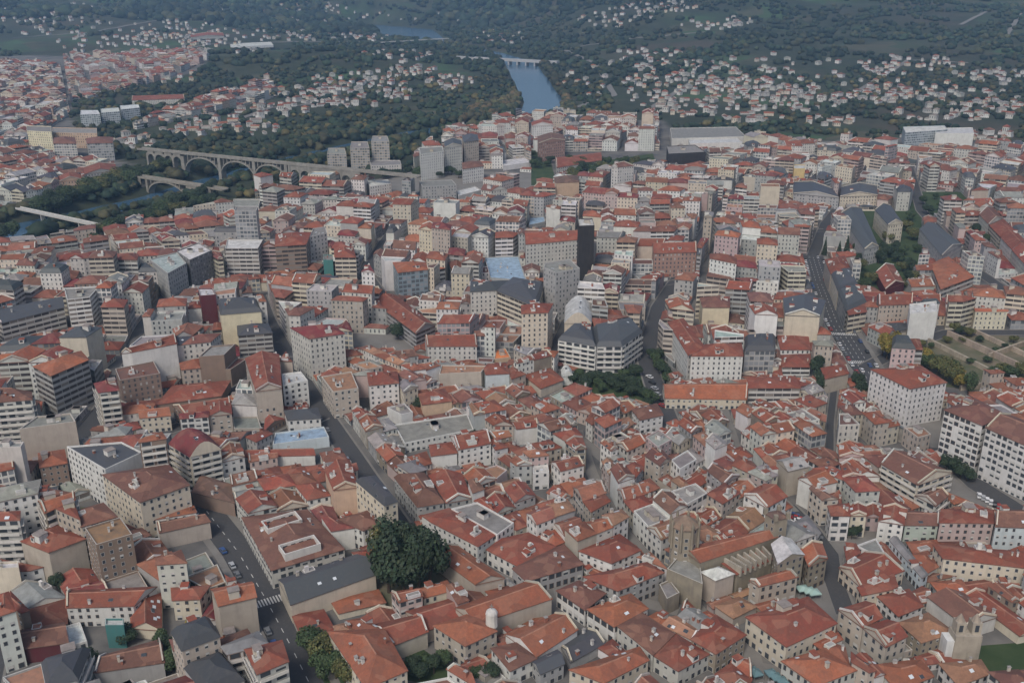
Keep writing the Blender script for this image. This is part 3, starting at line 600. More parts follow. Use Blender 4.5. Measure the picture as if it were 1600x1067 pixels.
# kind;nick;label;eave corners in photo pixels, nearest first;facade height in pixels (m = metres);wall;style;roof;extras
LM = """
church;cathedral nave;tan stone cathedral with long orange nave roof, octagonal lantern and square towers;1095,878 1216,838 1204,826 1064,856;52;s;P;go;
+;;;1152,897 1206,874 1196,862 1128,884;36;s;P;sr;
+;;;1118,906 1147,896 1123,885 1095,893;40;b;P;xw;
+;;;1216,880 1256,866 1236,842 1206,850;52;s;W;gw;
+;;;1264,884 1292,872 1284,848 1252,858;40;s;W;go;
+;;;1187,916 1246,901 1226,889 1172,906;36;b;W;go;
+;;;1098,912 1094,880 1060,868 1042,888;44;s;P;fg;
+;;;1212,812 1231,808 1217,797 1196,801;78;s;W;hn;
+;;;C1064,905,4.7 8;m22.5;s;W;xq;
+;;;1042,935 1062,925 1046,905 1030,912;26;s;P;fg;
museum;cloister house;small beige stone house with a flat tiled roof below the white pyramid roof;1146,965 1182,947 1154,932 1118,946;16;b;P;he;
church;orange convent church;orange tiled convent church with a white lantern on its crossing roof;745,974 862,935 822,908 712,949;32;b;P;go;
+;;;727,1008 776,985 735,958 678,977;36;b;W;ho;
+;;;662,986 718,966 700,936 634,955;20;b;P;gr;
+;;;615,1007 668,986 652,960 572,978;26;b;P;gr;
museum;long convent wing;long narrow orange roofed wing with a plain pale side wall beside the tall dark trees;742,912 788,902 715,852 677,865;24;b;P;go;
school;big orange hipped hall;large orange hipped roof with three white chimneys in a row beside the avenue;572,1074 636,1046 600,982 512,986;44;c;W;ho;ccc
school;two light wells building;long building with two white light wells in its brown and orange hipped roof;424,890 538,857 480,796 378,808;30;o;G;hb;
school;slate roofed school;cream school wing with dark slate roof and sunken grey terrace beside the avenue;455,944 587,897 556,866 436,905;30;c;P;gs;t
house;low orange annex;low cream annex with a single orange roof behind the dark trees;530,958 602,941 590,921 518,939;10;c;P;go;
house;red chapel roof;low red hipped roof beside the avenue crossing;472,996 524,985 505,952 457,961;12;b;P;hr;k
apartment_block;slotted beige block;beige block with red hipped roof and a tall dark slot in its blank wall;76,862 133,841 88,820 33,845;52;b;P;hr;h
apartment_block;dark banded block;slab with pale and dark brown balcony bands at the picture's edge;30,812 30,798 -40,800 -45,815;76;o;B;hr;
apartment_block;small cream cube;plain cream block standing beneath the brown banded slab;29,886 28,876 -25,878 -25,889;40;c;P;fw;
townhouse;white balcony row;long white rear facade under a bright red roof above the courtyard;104,949 208,946 244,916 108,922;30;w;W;gr;kkc
townhouse;skylit red roof;red roof dotted with rows of small square skylights;206,980 252,984 252,926 204,942;16;c;P;gr;kkkkkkk
apartment_block;square windowed house;cream house with a neat grid of small square dark windows;270,937 312,935 328,914 268,918;32;c;W;hr;cd
apartment_block;blank orange gable;tall blank beige party wall under an orange gable roof;342,946 400,932 392,909 330,920;58;b;P;go;hc
townhouse;grey hall;grey windowless hall with long brown roof in the courtyard;148,1050 256,1034 250,998 165,1022;26;g;P;gb;
townhouse;teal screen house;white house with a teal screened wall in the courtyard;164,976 193,976 193,965 164,965;36;t;P;fw;
apartment_block;corner balcony block;grey apartment corner with stacked balconies overlooking the avenue;402,1052 450,1032 440,1000 383,1014;66;o;B;hr;ht
townhouse;dark red gable house;house with a dark maroon gable wall in the lower courtyard;38,1012 106,1003 100,972 28,985;24;r;P;gb;t
tower_block;orange topped tower;tall grey glazed tower block with an orange hipped roof;80,587 138,562 126,548 52,572;70;g;B;ho;h
tower_block;striped slab;broad slab with even white and dark balcony stripes and a brown roof;50,624 48,612 -40,600 -50,632;74;o;B;hb;h
apartment_block;blank beige block;beige block with a wide blank party wall and white stair tower;30,670 118,658 110,645 58,650;62;b;P;fg;hh
tower_block;rounded maroon tower;slim banded tower block with a maroon hipped roof;154,613 186,609 180,591 147,599;62;b;B;hm;h
apartment_block;grey terrace block;grey brown block with a roof terrace beside the slim maroon roofed tower;187,594 250,583 240,564 180,576;46;n;W;fb;tt
apartment_block;white ended block;tall red roofed block with a plain white end wall;248,546 277,541 272,522 190,552;64;w;P;gr;h
house;red roof yard;broad low red roof filling the inner yard;245,632 345,618 360,594 270,602;16;n;P;hr;
house;second yard roof;low red tiled hall behind a cream terrace house;290,648 360,634 358,622 270,634;24;n;W;gr;
townhouse;cream terrace house;bright cream house with an orange roof terrace;219,653 266,649 262,636 216,641;24;c;W;go;t
townhouse;white panelled house;white panelled house with thin vertical lines under a maroon roof;282,654 325,651 325,642 280,646;34;w;G;hm;
apartment_block;beige yard block;beige flat fronted block beside the white panelled house;327,650 362,646 360,630 327,636;32;b;W;gr;
apartment_block;slate topped white block;long white apartment block with dark flat slate roof and skylights;164,733 222,706 190,690 104,697;66;w;W;fs;kkkh
apartment_block;brown roofed cream block;large cream apartment block with brown hipped roof and white roof terrace;219,784 296,757 262,725 160,741;64;c;W;hb;tt
townhouse;orange strip house;narrow house with curved orange roof strip against the large cream block;243,812 306,800 300,786 230,793;30;w;W;go;c
townhouse;beige gabled house;beige house with brown gabled roof at the avenue bend;250,832 328,815 300,795 245,810;26;b;P;gb;c
apartment_block;raspberry vault block;cream rounded apartment block under raspberry red vaulted roofs;297,714 345,702 326,681 264,694;54;c;B;vm;
townhouse;brown corner roof;dark brown hipped roof at the head of the avenue;300,768 366,785 360,756 314,742;22;n;P;hn;
apartment_block;orange hip cube;square brown house with orange hipped roof and white chimney;62,730 105,723 100,702 60,708;34;n;W;ho;h
apartment_block;cream slate slab;tall narrow cream slab with a grey slate mansard roof;600,790 621,783 592,748 556,752;66;c;W;ms;k
townhouse;white brown roof house;white house with brown hipped roof in front of the tall cream slab;567,828 602,816 576,797 528,811;34;w;W;hb;
apartment_block;peach party wall;red roofed block with tall peach party wall;530,786 563,769 546,718 508,734;56;e;P;gr;ktt
apartment_block;grey rounded corner;grey corner block with rounded front and brown roof over slate skirts;652,792 694,785 667,743 616,746;30;g;W;mb;tdd
+;;;697,785 736,778 722,740 670,743;30;g;W;gr;tck
apartment_block;terraced white block;white block with red and grey roof terraces and long shuttered front;746,853 775,834 702,794 656,806;32;w;W;hr;tht
+;;;777,835 803,816 746,784 705,794;34;w;W;fg;hh
townhouse;red roof row;pair of red roofs with a white dividing wall above the convent wing;808,883 868,853 825,832 746,850;24;w;W;gr;dtc
townhouse;dark windowed corner;brown roofed grey corner house with wide dark windows;823,907 911,881 880,850 800,886;24;g;G;hb;c
townhouse;red white mansion;white house with a bright red hipped roof and grey cornice;956,879 1001,859 968,834 905,860;28;w;W;hr;kkc
townhouse;arcaded grey house;grey stone house with arched windows under an orange red roof;966,922 1037,894 1010,878 912,900;32;g;W;hr;c
townhouse;white gallery house;long white house with dark galleries and brown roof along the lane;914,952 946,926 905,907 870,922;26;w;G;hb;d
townhouse;orange gallery house;white galleried house with orange roof in the middle of the lane;960,978 1012,950 985,927 918,951;28;w;G;ho;tc
townhouse;brown lane house;pale house with a broad mottled brown roof on the lane;1020,1022 1053,989 1000,955 965,977;28;o;W;gb;k
townhouse;square red corner;pale stone corner house with a square red roof and white cornice;1060,1047 1108,1021 1056,990 1022,1023;26;o;W;hr;cc
townhouse;white crossed roofs;stone corner house with a red roof crossed by white walls;1113,1024 1165,991 1118,960 1080,998;32;s;W;hr;ddc
townhouse;orange plaza house;cream house with bright orange roof facing the narrow lane;945,1066 1013,1031 998,1010 890,1045;26;c;W;ho;kc
townhouse;small slate roof;small white house with dark blue slate gable roof;845,1052 881,1036 870,1015 832,1033;24;g;W;gs;
townhouse;large slate roof;low grey building with a large dark blue slate roof;892,1034 945,1004 920,982 878,1010;15;g;P;gs;c
townhouse;tall white firewall;orange roof ending in a long white party wall;842,1028 906,986 868,958 790,990;26;w;P;go;k
townhouse;mixed gable house;small white house with brown and orange gables beside the convent garden;800,1050 842,1032 816,1002 768,1012;26;w;W;gb;cd
townhouse;white red corner;large cream corner block with red roofs and an arcaded front;1229,1009 1307,973 1262,932 1166,963;40;c;W;hr;hcdk
townhouse;orange cornered house;house with broad orange roof and a cream firewall beside the white awning;1276,1070 1338,1046 1286,1014 1222,1032;30;o;W;ho;c
townhouse;three gable row;beige four storey row with white cornices and red roofs on the sloping street;1384,1010 1417,993 1386,968 1349,980;40;b;W;gr;dc
townhouse;corner lane block;beige corner block with many small windows and red roof at the street fork;1348,979 1378,964 1352,939 1311,952;40;b;W;gr;cd
townhouse;stone hall;broad brown stone hall with a shallow dull roof and pale cornice;1440,1003 1491,987 1450,957 1405,972;30;s;W;he;c
townhouse;white lane house;pale house with red roof and white firewall behind the beige row;1404,962 1442,946 1420,920 1371,931;18;w;W;hr;ct
townhouse;grey brown hall;long hall with dull brown roof, white side wall and ochre end;1510,978 1557,963 1505,926 1450,932;22;o;P;gb;k
townhouse;long red hall;long low red roof running beside the ochre ended hall;1592,992 1625,985 1538,924 1508,929;14;c;P;gr;
townhouse;hexagonal brown roof;white house with a brown many sided roof beside the green lawn;1498,1070 1546,1052 1532,1030 1468,1036;24;w;W;he;c
townhouse;bottom orange roof;orange tiled house at the lower edge beside the many sided roof;1402,1078 1458,1056 1440,1029 1368,1038;22;o;W;ho;k
townhouse;crescent house;red roofed house on the curved street behind a pale quadrant front;1345,916 1412,891 1352,862 1312,886;22;c;W;gr;tc
townhouse;orange firewall house;red roofed house with a stepped white firewall on the curved street;1352,938 1402,916 1396,895 1338,912;24;c;W;gr;td
townhouse;thin grey house;very thin pale grey house wedged into the rising lane;1440,902 1450,896 1402,838 1390,844;24;a;W;gg;
townhouse;orange pyramid roof;square orange roofed house beside the very thin grey house;1440,900 1466,884 1450,860 1418,868;16;o;P;ho;
townhouse;long white terrace;long row of white and cream rear facades under dull red roofs;1475,872 1610,888 1610,862 1456,850;34;c;W;gr;cdt
townhouse;white balcony corner;white corner house with iron balconies and red roof beside the square;1373,813 1412,819 1415,796 1380,792;36;w;W;gr;d
townhouse;pale green house;pale green low house beside the white balcony corner;1414,820 1466,820 1465,800 1416,798;26;l;W;gb;
apartment_block;pink block;pink apartment block with a white boxed attic;1468,816 1553,817 1552,796 1472,795;38;p;W;gr;thd
apartment_block;pale blue block;pale blue grey apartment block beside the pink one;1556,822 1615,824 1615,796 1556,797;42;a;W;gb;dd
townhouse;striped corner house;white corner house with tall dark vertical window stripes;1299,805 1328,805 1326,786 1294,790;40;w;G;hr;
townhouse;cream square house;cream house with ornate windows facing the tree lined square;1329,805 1354,805 1352,790 1328,789;34;c;W;gr;
school;yellow ended hall;large hall with brown hipped roof and pale yellow gable end;1434,757 1487,738 1410,704 1377,724;36;c;B;gb;
townhouse;windowed terrace wing;grey front wing with ribbon windows below the yellow ended hall;1462,790 1482,774 1442,753 1382,748;20;o;B;gb;
court_house;great white courthouse;huge white office block with dark window bands and twin brown roofs;1535,664 1573,648 1523,622 1476,640;78;w;G;hb;h
+;;;1640,712 1690,690 1578,648 1541,668;82;w;G;gb;h
apartment_block;white corner palace;big white seven storey block with dormered red roof by the ancient terraces;1422,607 1479,597 1440,572 1361,577;60;w;W;hr;ddddh
house;red ridge house;red roofed house at the edge of the sunken garden;1290,592 1326,583 1318,568 1283,575;24;b;P;hr;c
school;long orange school;long low orange roof with a ribbed glass strip;1040,622 1166,624 1168,598 1036,600;16;c;W;go;k
apartment_block;stepped balcony block;grey block with stepped balconies beside the long orange roof;1170,606 1250,606 1242,588 1166,590;24;o;B;gr;
apartment_block;flatiron grid front;straight arm of the flatiron apartment building with a balcony grid below blue slate mansard;931,541 926,512 895,510 872,531;44;w;B;ms;dd
apartment_block;flatiron banded front;curved flatiron apartment building with dark balcony bands below blue slate mansard;932,541 972,541 1003,519 986,500 928,512;42;w;B;ms;d
apartment_block;vault topped cream block;pale yellow block with a grey vaulted roof behind the flatiron;882,505 924,505 924,478 884,478;40;c;P;vw;
tower_block;cream stack tower;slim cream tower with stacked balconies and red roofs;815,490 856,488 864,474 815,477;68;c;W;hr;tt
apartment_block;banded slate block;cream balconied block with a dark slate roof behind the slim cream tower;777,455 838,480 850,446 800,437;44;c;B;ms;d
apartment_block;white slate neighbour;pale flat fronted block with slate roof beside the banded one;735,456 776,453 798,438 736,440;46;o;W;gs;
tower_block;grey stepped tower;tall pale grey stepped tower behind the slate roofs;868,426 906,419 890,405 838,413;76;g;W;fg;hh
market_hall;light blue roof;low hall with a light blue corrugated roof;766,434 822,438 810,400 757,402;8;g;P;fl;
market_hall;small blue roof;small sky blue roof among the red tiles;826,352 852,346 850,338 828,340;6;g;P;fl;
tower_block;black glass tower;narrow black glass tower with a white flat top;905,353 929,352 926,341 903,341;90;k;P;fw;
apartment_block;grey beige trio;grey beige block of three parts with red roof and regular windows;822,382 910,374 908,360 820,362;42;o;W;gr;h
apartment_block;brick grid block;pinkish brick apartment block with a dense window grid;1022,396 1088,394 1086,378 1020,380;38;q;W;gr;d
apartment_block;great white corner block;large white corner block of two wings with brown red hipped roof and dormers;1075,555 1104,545 1068,497 1043,503;46;w;W;hr;ddd
+;;;1080,556 1161,556 1158,536 1102,538;46;w;W;hr;dddd
apartment_block;cream brown block;cream block with plain front and a brown roof;1098,480 1140,480 1140,463 1094,465;34;y;P;hb;
apartment_block;twin cream gables;cream block with two tall blank gables and slate roofs;1227,492 1281,494 1290,470 1224,466;48;c;P;gs;d
townhouse;red twin roof;bright red hipped roof above a white terrace;1220,546 1266,546 1262,520 1214,522;16;w;W;hr;ct
townhouse;red lower roof;red roof over white balconies below the twin red roof;1222,573 1266,573 1266,553 1219,555;14;w;B;hr;
apartment_block;green grey mansard;grey green block with dark mansard and tall bay windows;1164,548 1211,548 1211,526 1164,528;40;g;G;ms;
apartment_block;maroon roofed white block;white seven storey block with maroon hipped roof over a long street;483,529 538,521 520,507 454,512;66;o;W;hm;th
apartment_block;long red slab;long grey slab with bright red roof along its street;650,521 680,508 622,464 584,472;26;g;B;gr;kkc
townhouse;white end terrace;white and grey terrace at the end of the long red slab;668,541 745,541 741,523 664,526;28;o;W;gr;d
tower_block;tall city tower;tallest tower, pale concrete with a crown, rising from a square base block;352,388 403,388 411,374 355,374;50;o;B;fw;
+;;;366,330 400,330 403,322 369,322;90;g;G;fg;
+;;;362,322 404,322 407,311 365,311;10;o;P;fg;
apartment_block;tan red hip block;tan banded block with wide dark red hipped roof beside the tall tower;430,385 478,382 486,363 431,366;52;n;B;hr;t
apartment_block;grey twin block;pale grey block behind the tan banded one;482,370 511,364 508,354 482,358;50;g;W;fg;
apartment_block;teal panel block;narrow block faced with teal panels;505,406 520,406 520,398 505,398;32;t;P;fg;
apartment_block;cream ribbon block;cream block with ribbon windows beside the teal panels;523,402 556,402 552,388 522,388;40;c;B;hr;
apartment_block;blue glass block;blue grey glazed block with orange and red roofs;622,426 668,421 665,410 614,410;46;u;G;ho;
apartment_block;mint roof block;block with pale mint flat roof on the long canyon street;262,427 291,411 276,394 234,405;48;g;W;ft;h
apartment_block;dark street slab;dark grey slab with white flat roof lining the canyon street;296,406 331,391 310,379 276,392;50;d;W;fw;h
tower_block;white pillar block;white pillar like block with horizontal joints;105,468 140,464 155,447 100,450;56;w;B;fg;
apartment_block;left slate slab;long pale slab with slate roof and balcony bands;2,505 100,480 96,464 -25,486;38;o;B;gs;
apartment_block;pale yellow block;pale yellow block with twin bays and slate roofs;345,492 408,487 401,470 341,472;60;y;P;ms;
apartment_block;light grey cube;light grey block with white slate attic in front of the yellow one;372,524 425,520 416,500 371,505;42;g;B;hs;t
apartment_block;maroon party wall;block with a dark maroon party wall;313,462 337,460 332,450 309,450;56;r;P;fw;
apartment_block;beige red slab;beige slab with red roof sloping down its street;400,611 440,606 436,554 383,560;54;b;W;gr;ck
apartment_block;white roof terrace block;white block with rounded terrace attached to the beige slab;442,602 481,594 470,580 440,584;42;w;W;fw;
townhouse;slate white villa;white house with dark slate roof beside the long street;450,656 501,653 496,637 444,641;20;w;W;hs;c
townhouse;blue grey deck;blue grey flat roof below the slate white villa;426,694 514,682 506,666 430,676;16;a;P;fl;
townhouse;white yard rows;white walled rear buildings with small red roofs;380,714 492,711 486,700 376,703;16;w;P;gr;t
apartment_block;beige street block;beige block with orange roof terraces on the long street;520,612 560,606 549,580 502,588;42;b;W;fe;tt
apartment_block;white dotted house;white house with a grid of small dark windows and red hipped roof;577,602 623,598 620,580 574,582;40;w;W;hr;
townhouse;peach red house;peach house with red hipped roof and cream chimney wall;660,632 706,626 695,607 654,615;24;e;P;hr;t
townhouse;beige blank hall;long hall with a beige blank wall and white band;686,584 752,581 760,571 690,570;28;b;P;fe;
townhouse;pale blue gable;pale blue white gabled house beside the beige blank hall;759,585 796,583 790,567 755,569;28;a;P;gr;
market_hall;bright orange canopy;bright orange flat canopy among grey roofs;772,562 798,559 790,545 775,547;6;e;P;fz;
school;grey plant roof hall;white hall with flat grey roof full of white plant boxes;632,692 740,670 730,646 616,663;16;w;W;fg;hhh
apartment_block;white grid block;white block with a grid of small windows and red roof in the old town;717,702 767,692 756,671 704,681;34;w;W;gr;t
townhouse;red cube house;white house with square red roof beside the white grid block;674,712 714,707 708,690 671,695;28;w;P;hr;c
townhouse;dotted white wall;narrow white wall pierced by scattered dark square windows;833,740 858,737 856,725 832,728;26;w;W;fw;
townhouse;white lane gable;white gabled house with red roof over the pedestrian lane;808,670 841,666 836,655 798,660;26;w;P;gr;d
townhouse;white curved block;white corner block with brown roof by the sloping street;1000,656 1036,648 1026,630 988,640;22;w;W;hb;kk
chapel;white vaulted chapel;small white chapel with a barrel roof at the edge of the park;879,588 895,586 892,577 877,578;15;w;P;vw;
townhouse;park hip house;red hipped house with white cornice at the park corner;845,607 881,593 860,575 818,586;14;c;P;hr;
apartment_block;red topped avenue block;block with red hipped roof at the far end of the wide avenue row;1298,428 1329,421 1320,400 1289,406;30;b;W;hr;
apartment_block;yellow dormer block;slate roofed block with yellow dormers on the wide avenue;1309,455 1340,445 1330,422 1299,429;30;c;W;ms;dd
apartment_block;slate avenue block;slate roofed grey block with pale dormers on the wide avenue;1322,486 1354,472 1341,446 1310,456;30;g;B;ms;ddd
apartment_block;cream banded corner;cream corner with balcony bands on the wide avenue;1326,492 1354,487 1352,474 1322,476;30;c;B;hr;
apartment_block;beige red front;beige block with red roof above a sunken yard;1374,477 1425,475 1425,460 1371,462;34;b;W;gr;
apartment_block;white netted block;blank white wrapped block above the sunken yard;1422,490 1465,487 1463,470 1421,475;44;w;P;fw;
apartment_block;long slate bar;long slate roofed bar with a cream end wall above the green slope;1351,390 1373,385 1346,325 1311,335;26;g;W;gs;
apartment_block;short slate bar;slate roofed block with a cream end beside the long slate bar;1388,352 1411,349 1391,321 1367,328;30;c;W;gs;
apartment_block;distant slate bar;slate roofed bar beyond the green slope;1472,400 1503,382 1461,349 1437,358;24;g;W;gs;
townhouse;maroon slope house;maroon walled house with red roof on the green slope;1384,452 1413,442 1396,414 1369,425;16;r;P;gr;t
apartment_block;orange tilted row;pale row with orange red roof climbing from the slope;1470,452 1522,432 1482,401 1454,411;22;o;B;go;
apartment_block;nearest street row block;pale red roofed block nearest in the long row beyond the gardens;1602,414 1628,402 1606,380 1582,391;26;o;W;gr;t
apartment_block;second street row block;off-white block second in the long row beyond the gardens;1581,390 1605,379 1586,360 1564,371;26;w;W;gr;d
apartment_block;third street row block;cream block third in the long row beyond the gardens;1563,370 1585,359 1568,342 1546,352;26;c;B;hr;
apartment_block;last street row block;pale block at the far end of the long row beyond the gardens;1545,351 1567,341 1552,324 1530,335;26;o;W;gb;c
apartment_block;cream crescent;long cream crescent with a slate roof;1313,307 1371,305 1370,290 1315,292;18;c;W;gs;d
apartment_block;grey crescent;grey slate roofed crescent beside the cream one;1240,302 1311,309 1300,294 1240,284;18;g;W;gs;
apartment_block;yellow box;small bright yellow block standing above slate roofs;1241,263 1258,263 1258,257 1240,257;20;z;P;fw;
shopping_centre;long grey mall;long grey flat roofed shopping centre with a raised strip;1050,216 1166,213 1150,198 1047,200;14;o;P;fg;
+;;;1078,224 1160,222 1150,214 1075,216;12;w;P;fw;
office_block;black cube offices;black walled office block with a slotted flat roof;1045,240 1103,237 1086,226 1042,228;22;k;P;fg;hh
hospital;pale hospital;long pale glass hospital with flat roof below the hillside;1415,207 1481,202 1476,196 1411,198;22;a;G;fw;
+;;;1462,208 1522,208 1520,199 1462,200;20;w;P;fw;
tower_block;first round tower;pale tower block nearest the viaduct of three alike;511,240 541,240 538,231 513,231;28;b;G;fg;h
tower_block;second round tower;pale tower block in the middle of three alike beside the river wood;547,231 577,231 574,221 549,221;36;b;G;fg;h
tower_block;third round tower;pale tower block farthest from the viaduct of three alike;580,221 608,221 605,212 582,212;42;b;G;fg;h
apartment_block;low white row;low pale row below the three alike towers;573,259 627,257 625,250 574,250;14;o;W;fg;
apartment_block;white step block;white blank sided block with stepped roof near the river wood;657,241 693,236 691,228 655,230;42;w;W;fg;hh
apartment_block;white step neighbour;tall pale block with slate top behind the white stepped block;695,231 722,228 720,219 694,221;40;o;W;gs;
apartment_block;dark topped block;tall beige block with dark slate top near the river;725,222 748,219 746,210 722,212;42;b;W;hs;
apartment_block;white blank cube;white block with a blank side near the rail line;723,264 756,259 751,252 722,254;24;w;W;hb;
school;grey flat school;broad grey school under a flat overhanging roof;660,292 713,289 706,281 655,283;24;g;W;fg;
school;white frame school;white framed block with a thin flat roof;578,291 611,286 606,280 574,283;20;w;W;fw;
market_hall;white sports roof;white low sports hall roof;786,259 830,253 820,246 786,250;8;w;P;fw;
market_hall;white shed roof;white tilted shed roof near the grey school;716,306 752,297 742,291 714,298;8;o;P;fw;
school;red roofed school;pink school with long red roof near the park trees;870,262 940,250 938,238 868,246;12;o;W;gr;
apartment_block;orange brown block;orange brown brick block under a dark roof;842,224 883,219 880,210 840,213;30;q;W;gn;
apartment_block;cream river block;cream block with red roof closest to the blue river;805,193 826,193 826,187 804,187;20;c;W;gr;
apartment_block;white river block;white block with red roof beside the cream river block;832,197 864,195 862,189 830,191;22;w;W;gr;
apartment_block;peach street block;peach block with dark roof in the mid city;868,286 905,284 902,274 866,277;26;e;P;hn;
apartment_block;cream mansion block;cream yellow long block across the river;42,204 80,206 80,197 41,196;34;y;W;fg;
apartment_block;tan slab across river;tan pink slab joined to the cream block across the river;80,207 151,208 151,200 79,199;24;e;W;fg;
apartment_block;white paired block;white banded block in front of the tan slab across the river;83,224 119,224 117,215 84,215;28;o;G;hb;
apartment_block;grey paired block;grey banded block beside the white paired one across the river;136,224 176,223 176,214 134,216;28;g;G;hb;
apartment_block;first glass trio;blue glazed white block nearest the riverside of a row of three;125,179 156,178 153,172 126,172;19;a;G;fw;
apartment_block;middle glass trio;blue glazed white block in the middle of a row of three;158,176 187,174 185,168 157,170;19;a;G;fw;
apartment_block;last glass trio;blue glazed white block at the far end of a row of three;189,171 218,168 216,163 187,165;19;a;G;fw;
apartment_block;red long barrack;long orange red roofed row behind the glazed trio;206,157 288,154 286,148 208,150;8;o;W;gr;
apartment_block;orange riverside block;orange fronted row of houses above the riverbank trees;92,284 128,280 126,272 90,276;16;e;W;gr;
apartment_block;grey riverside block;grey riverside row with red roof above the bank;132,272 182,266 180,256 130,262;20;g;W;gr;
warehouse;white far warehouse;long white warehouse roof among far fields;362,84 428,80 424,75 360,78;4;w;P;fw;
warehouse;pale far shed;pale long shed beside the far white warehouse;300,76 352,73 350,68 300,71;4;o;P;gr;
"""
def wpoly(s, hp):
    """eave corners in photo pixels -> footprint on the ground, eave height"""
    if s[0] == 'C':
        a, n = s[1:].split(' '); x, y, r = map(float, a.split(',')); cx, cy = gp(x, y)
        return [(cx + r * math.cos(2 * math.pi * (k + .5) / int(n)), cy + r * math.sin(2 * math.pi * (k + .5) / int(n))) for k in range(int(n))], float(hp[1:])
    P = [tuple(map(float, q.split(','))) for q in s.split(' ')]
    h = float(hp[1:]) if hp[0] == 'm' else hpx(P[0][0], P[0][1], float(hp))
    return [gp(x, y, h) for x, y in P], h
OB2 = Obst(); NICK = []; LMROOT = {}; NEAR = 455.0
prev = None; LOUT = []; PROT = []; LMP = []
for ln in LM.strip().split('\n'):
    kind, nick, label, pts, hp, wc, style, roof, ex = ln.split(';')
    P, h = wpoly(pts, hp); P = ccw(hull(P))
    if kind != '+':
        P0 = P; P = OB2.cut(P, .1)
        if not P or abs(area(P)) < .25 * abs(area(P0)): P = P0
    h = max(2.6, h); fl = max(1, round(h / FH)); c = cen(P); d = math.hypot(*c)
    fine = d < NEAR or nick.startswith('flatiron')
    st = style if style != 'P' else ('S' if wc == 's' else 'P')
    z0 = hz(*c) - .3 if d > 900 else 0.0
    if wc == 's' and style == 'W': st = 'W'
    if d < 700 and kind != '+' and nick not in ('cathedral nave', 'orange convent church', 'tall city tower', 'teal screen house'):
        A_ = abs(area(P)); n_ = min(7, int(A_ / 90) + 2) - len(ex)
        if n_ > 0: ex += ''.join(random.choice({'f': 'hkkcc', 'v': 'k'}.get(roof[0], 'ccckkd')) for _ in range(n_))
    root, fs = building({'house': 'townhouse'}.get(kind, kind), P, h, fl, st, jit(WC[wc], .05), roof, jit(RC[roof[1]], .12), ex, root=prev if kind == '+' else None, wing=kind == '+', z0=z0, fine=fine, label=label,
        cat={'apartment_block': 'apartment block', 'tower_block': 'tower block', 'townhouse': 'house', 'market_hall': 'hall', 'court_house': 'office building', 'shopping_centre': 'shopping centre', 'office_block': 'office block'}.get(kind, kind))
    LMP.append((P, h)); q = [proj(*p, h)[:2] for p in P] + [proj(*p, h * .22)[:2] for p in P]; q = hull(q); m_ = cen(q); PROT.append(([lerp(p, m_, .14) for p in q], d - 2))
    prev = root; OB.add(outset(P, .2)); OB2.add(P)
    if kind != '+': NICK.append((nick, c)); LMROOT[nick] = root; LOUT.append((kind, c, h))
    LMROOT[nick + '#' + str(len(LMROOT))] = fs

def shield(px, at):
    PROT.append((hull(px), math.hypot(*gp(*at)) - 4))
shield([(1350, 656), (1377, 650), (1447, 676), (1447, 700), (1350, 690)], (1400, 690)); shield([(1372, 528), (1420, 525), (1520, 602), (1500, 615), (1420, 585), (1372, 566)], (1450, 592))
shield([(1480, 728), (1600, 770), (1600, 800), (1500, 775)], (1540, 790)); shield([(1430, 535), (1600, 530), (1600, 605), (1520, 605)], (1520, 612)); shield([(890, 590), (1010, 585), (1030, 625), (960, 618)], (960, 622))
for k in (0, 3):
    for (a, b), q in zip(zip(STREETS[k][3], STREETS[k][3][1:]), strip(SPTS[k], STREETS[k][1] * .8)): shield([proj(*p, 0)[:2] for p in q], lerp(a, b, .8))
OB.add([gp(x, y, 3) for x, y in ((1352, 668), (1377, 660), (1412, 676), (1447, 686))])
# ---------------------------------------------------------------- the rest of the town: districts cut into lots
STY = dict(old=dict(w=(7, 12), d=(8, 12.5), fl=(2, 4), roofs='grrrrrroooobbe', gab=.5, lane=(4, 7, 2.2), low=.06, walls='wwwwoocbbgsp', flat=.07),
           mod=dict(w=(10, 17), d=(10, 15), fl=(4, 8), roofs='rrrrroobbmsg', gab=.35, lane=(4, 7, 6.5), low=.16, walls='wwwoocbbggon', flat=.25),
           mid=dict(w=(11, 18), d=(11, 16), fl=(3, 7), roofs='rrrrrroobbbmsgw', gab=.4, lane=(4, 6, 6.5), low=.24, walls='wwwwooccbbgggp', flat=.18),
           far=dict(w=(13, 22), d=(12, 18), fl=(3, 6), roofs='rrrrobbbsgw', gab=.45, lane=(3, 5, 9), low=.24, walls='wwwooccbgp', flat=.15),
           sub=dict(w=(14, 26), d=(12, 18), fl=(2, 5), roofs='rrrobbgw', gab=.6, lane=(2, 4, 12), low=.3, walls='wwocbpe', flat=.1))
def dirof(p, q): a, b = gp(*p), gp(*q); return math.atan2(b[1] - a[1], b[0] - a[0])
PASEO = dirof((640, 840), (452, 562)); AVE = dirof((505, 1110), (318, 792))
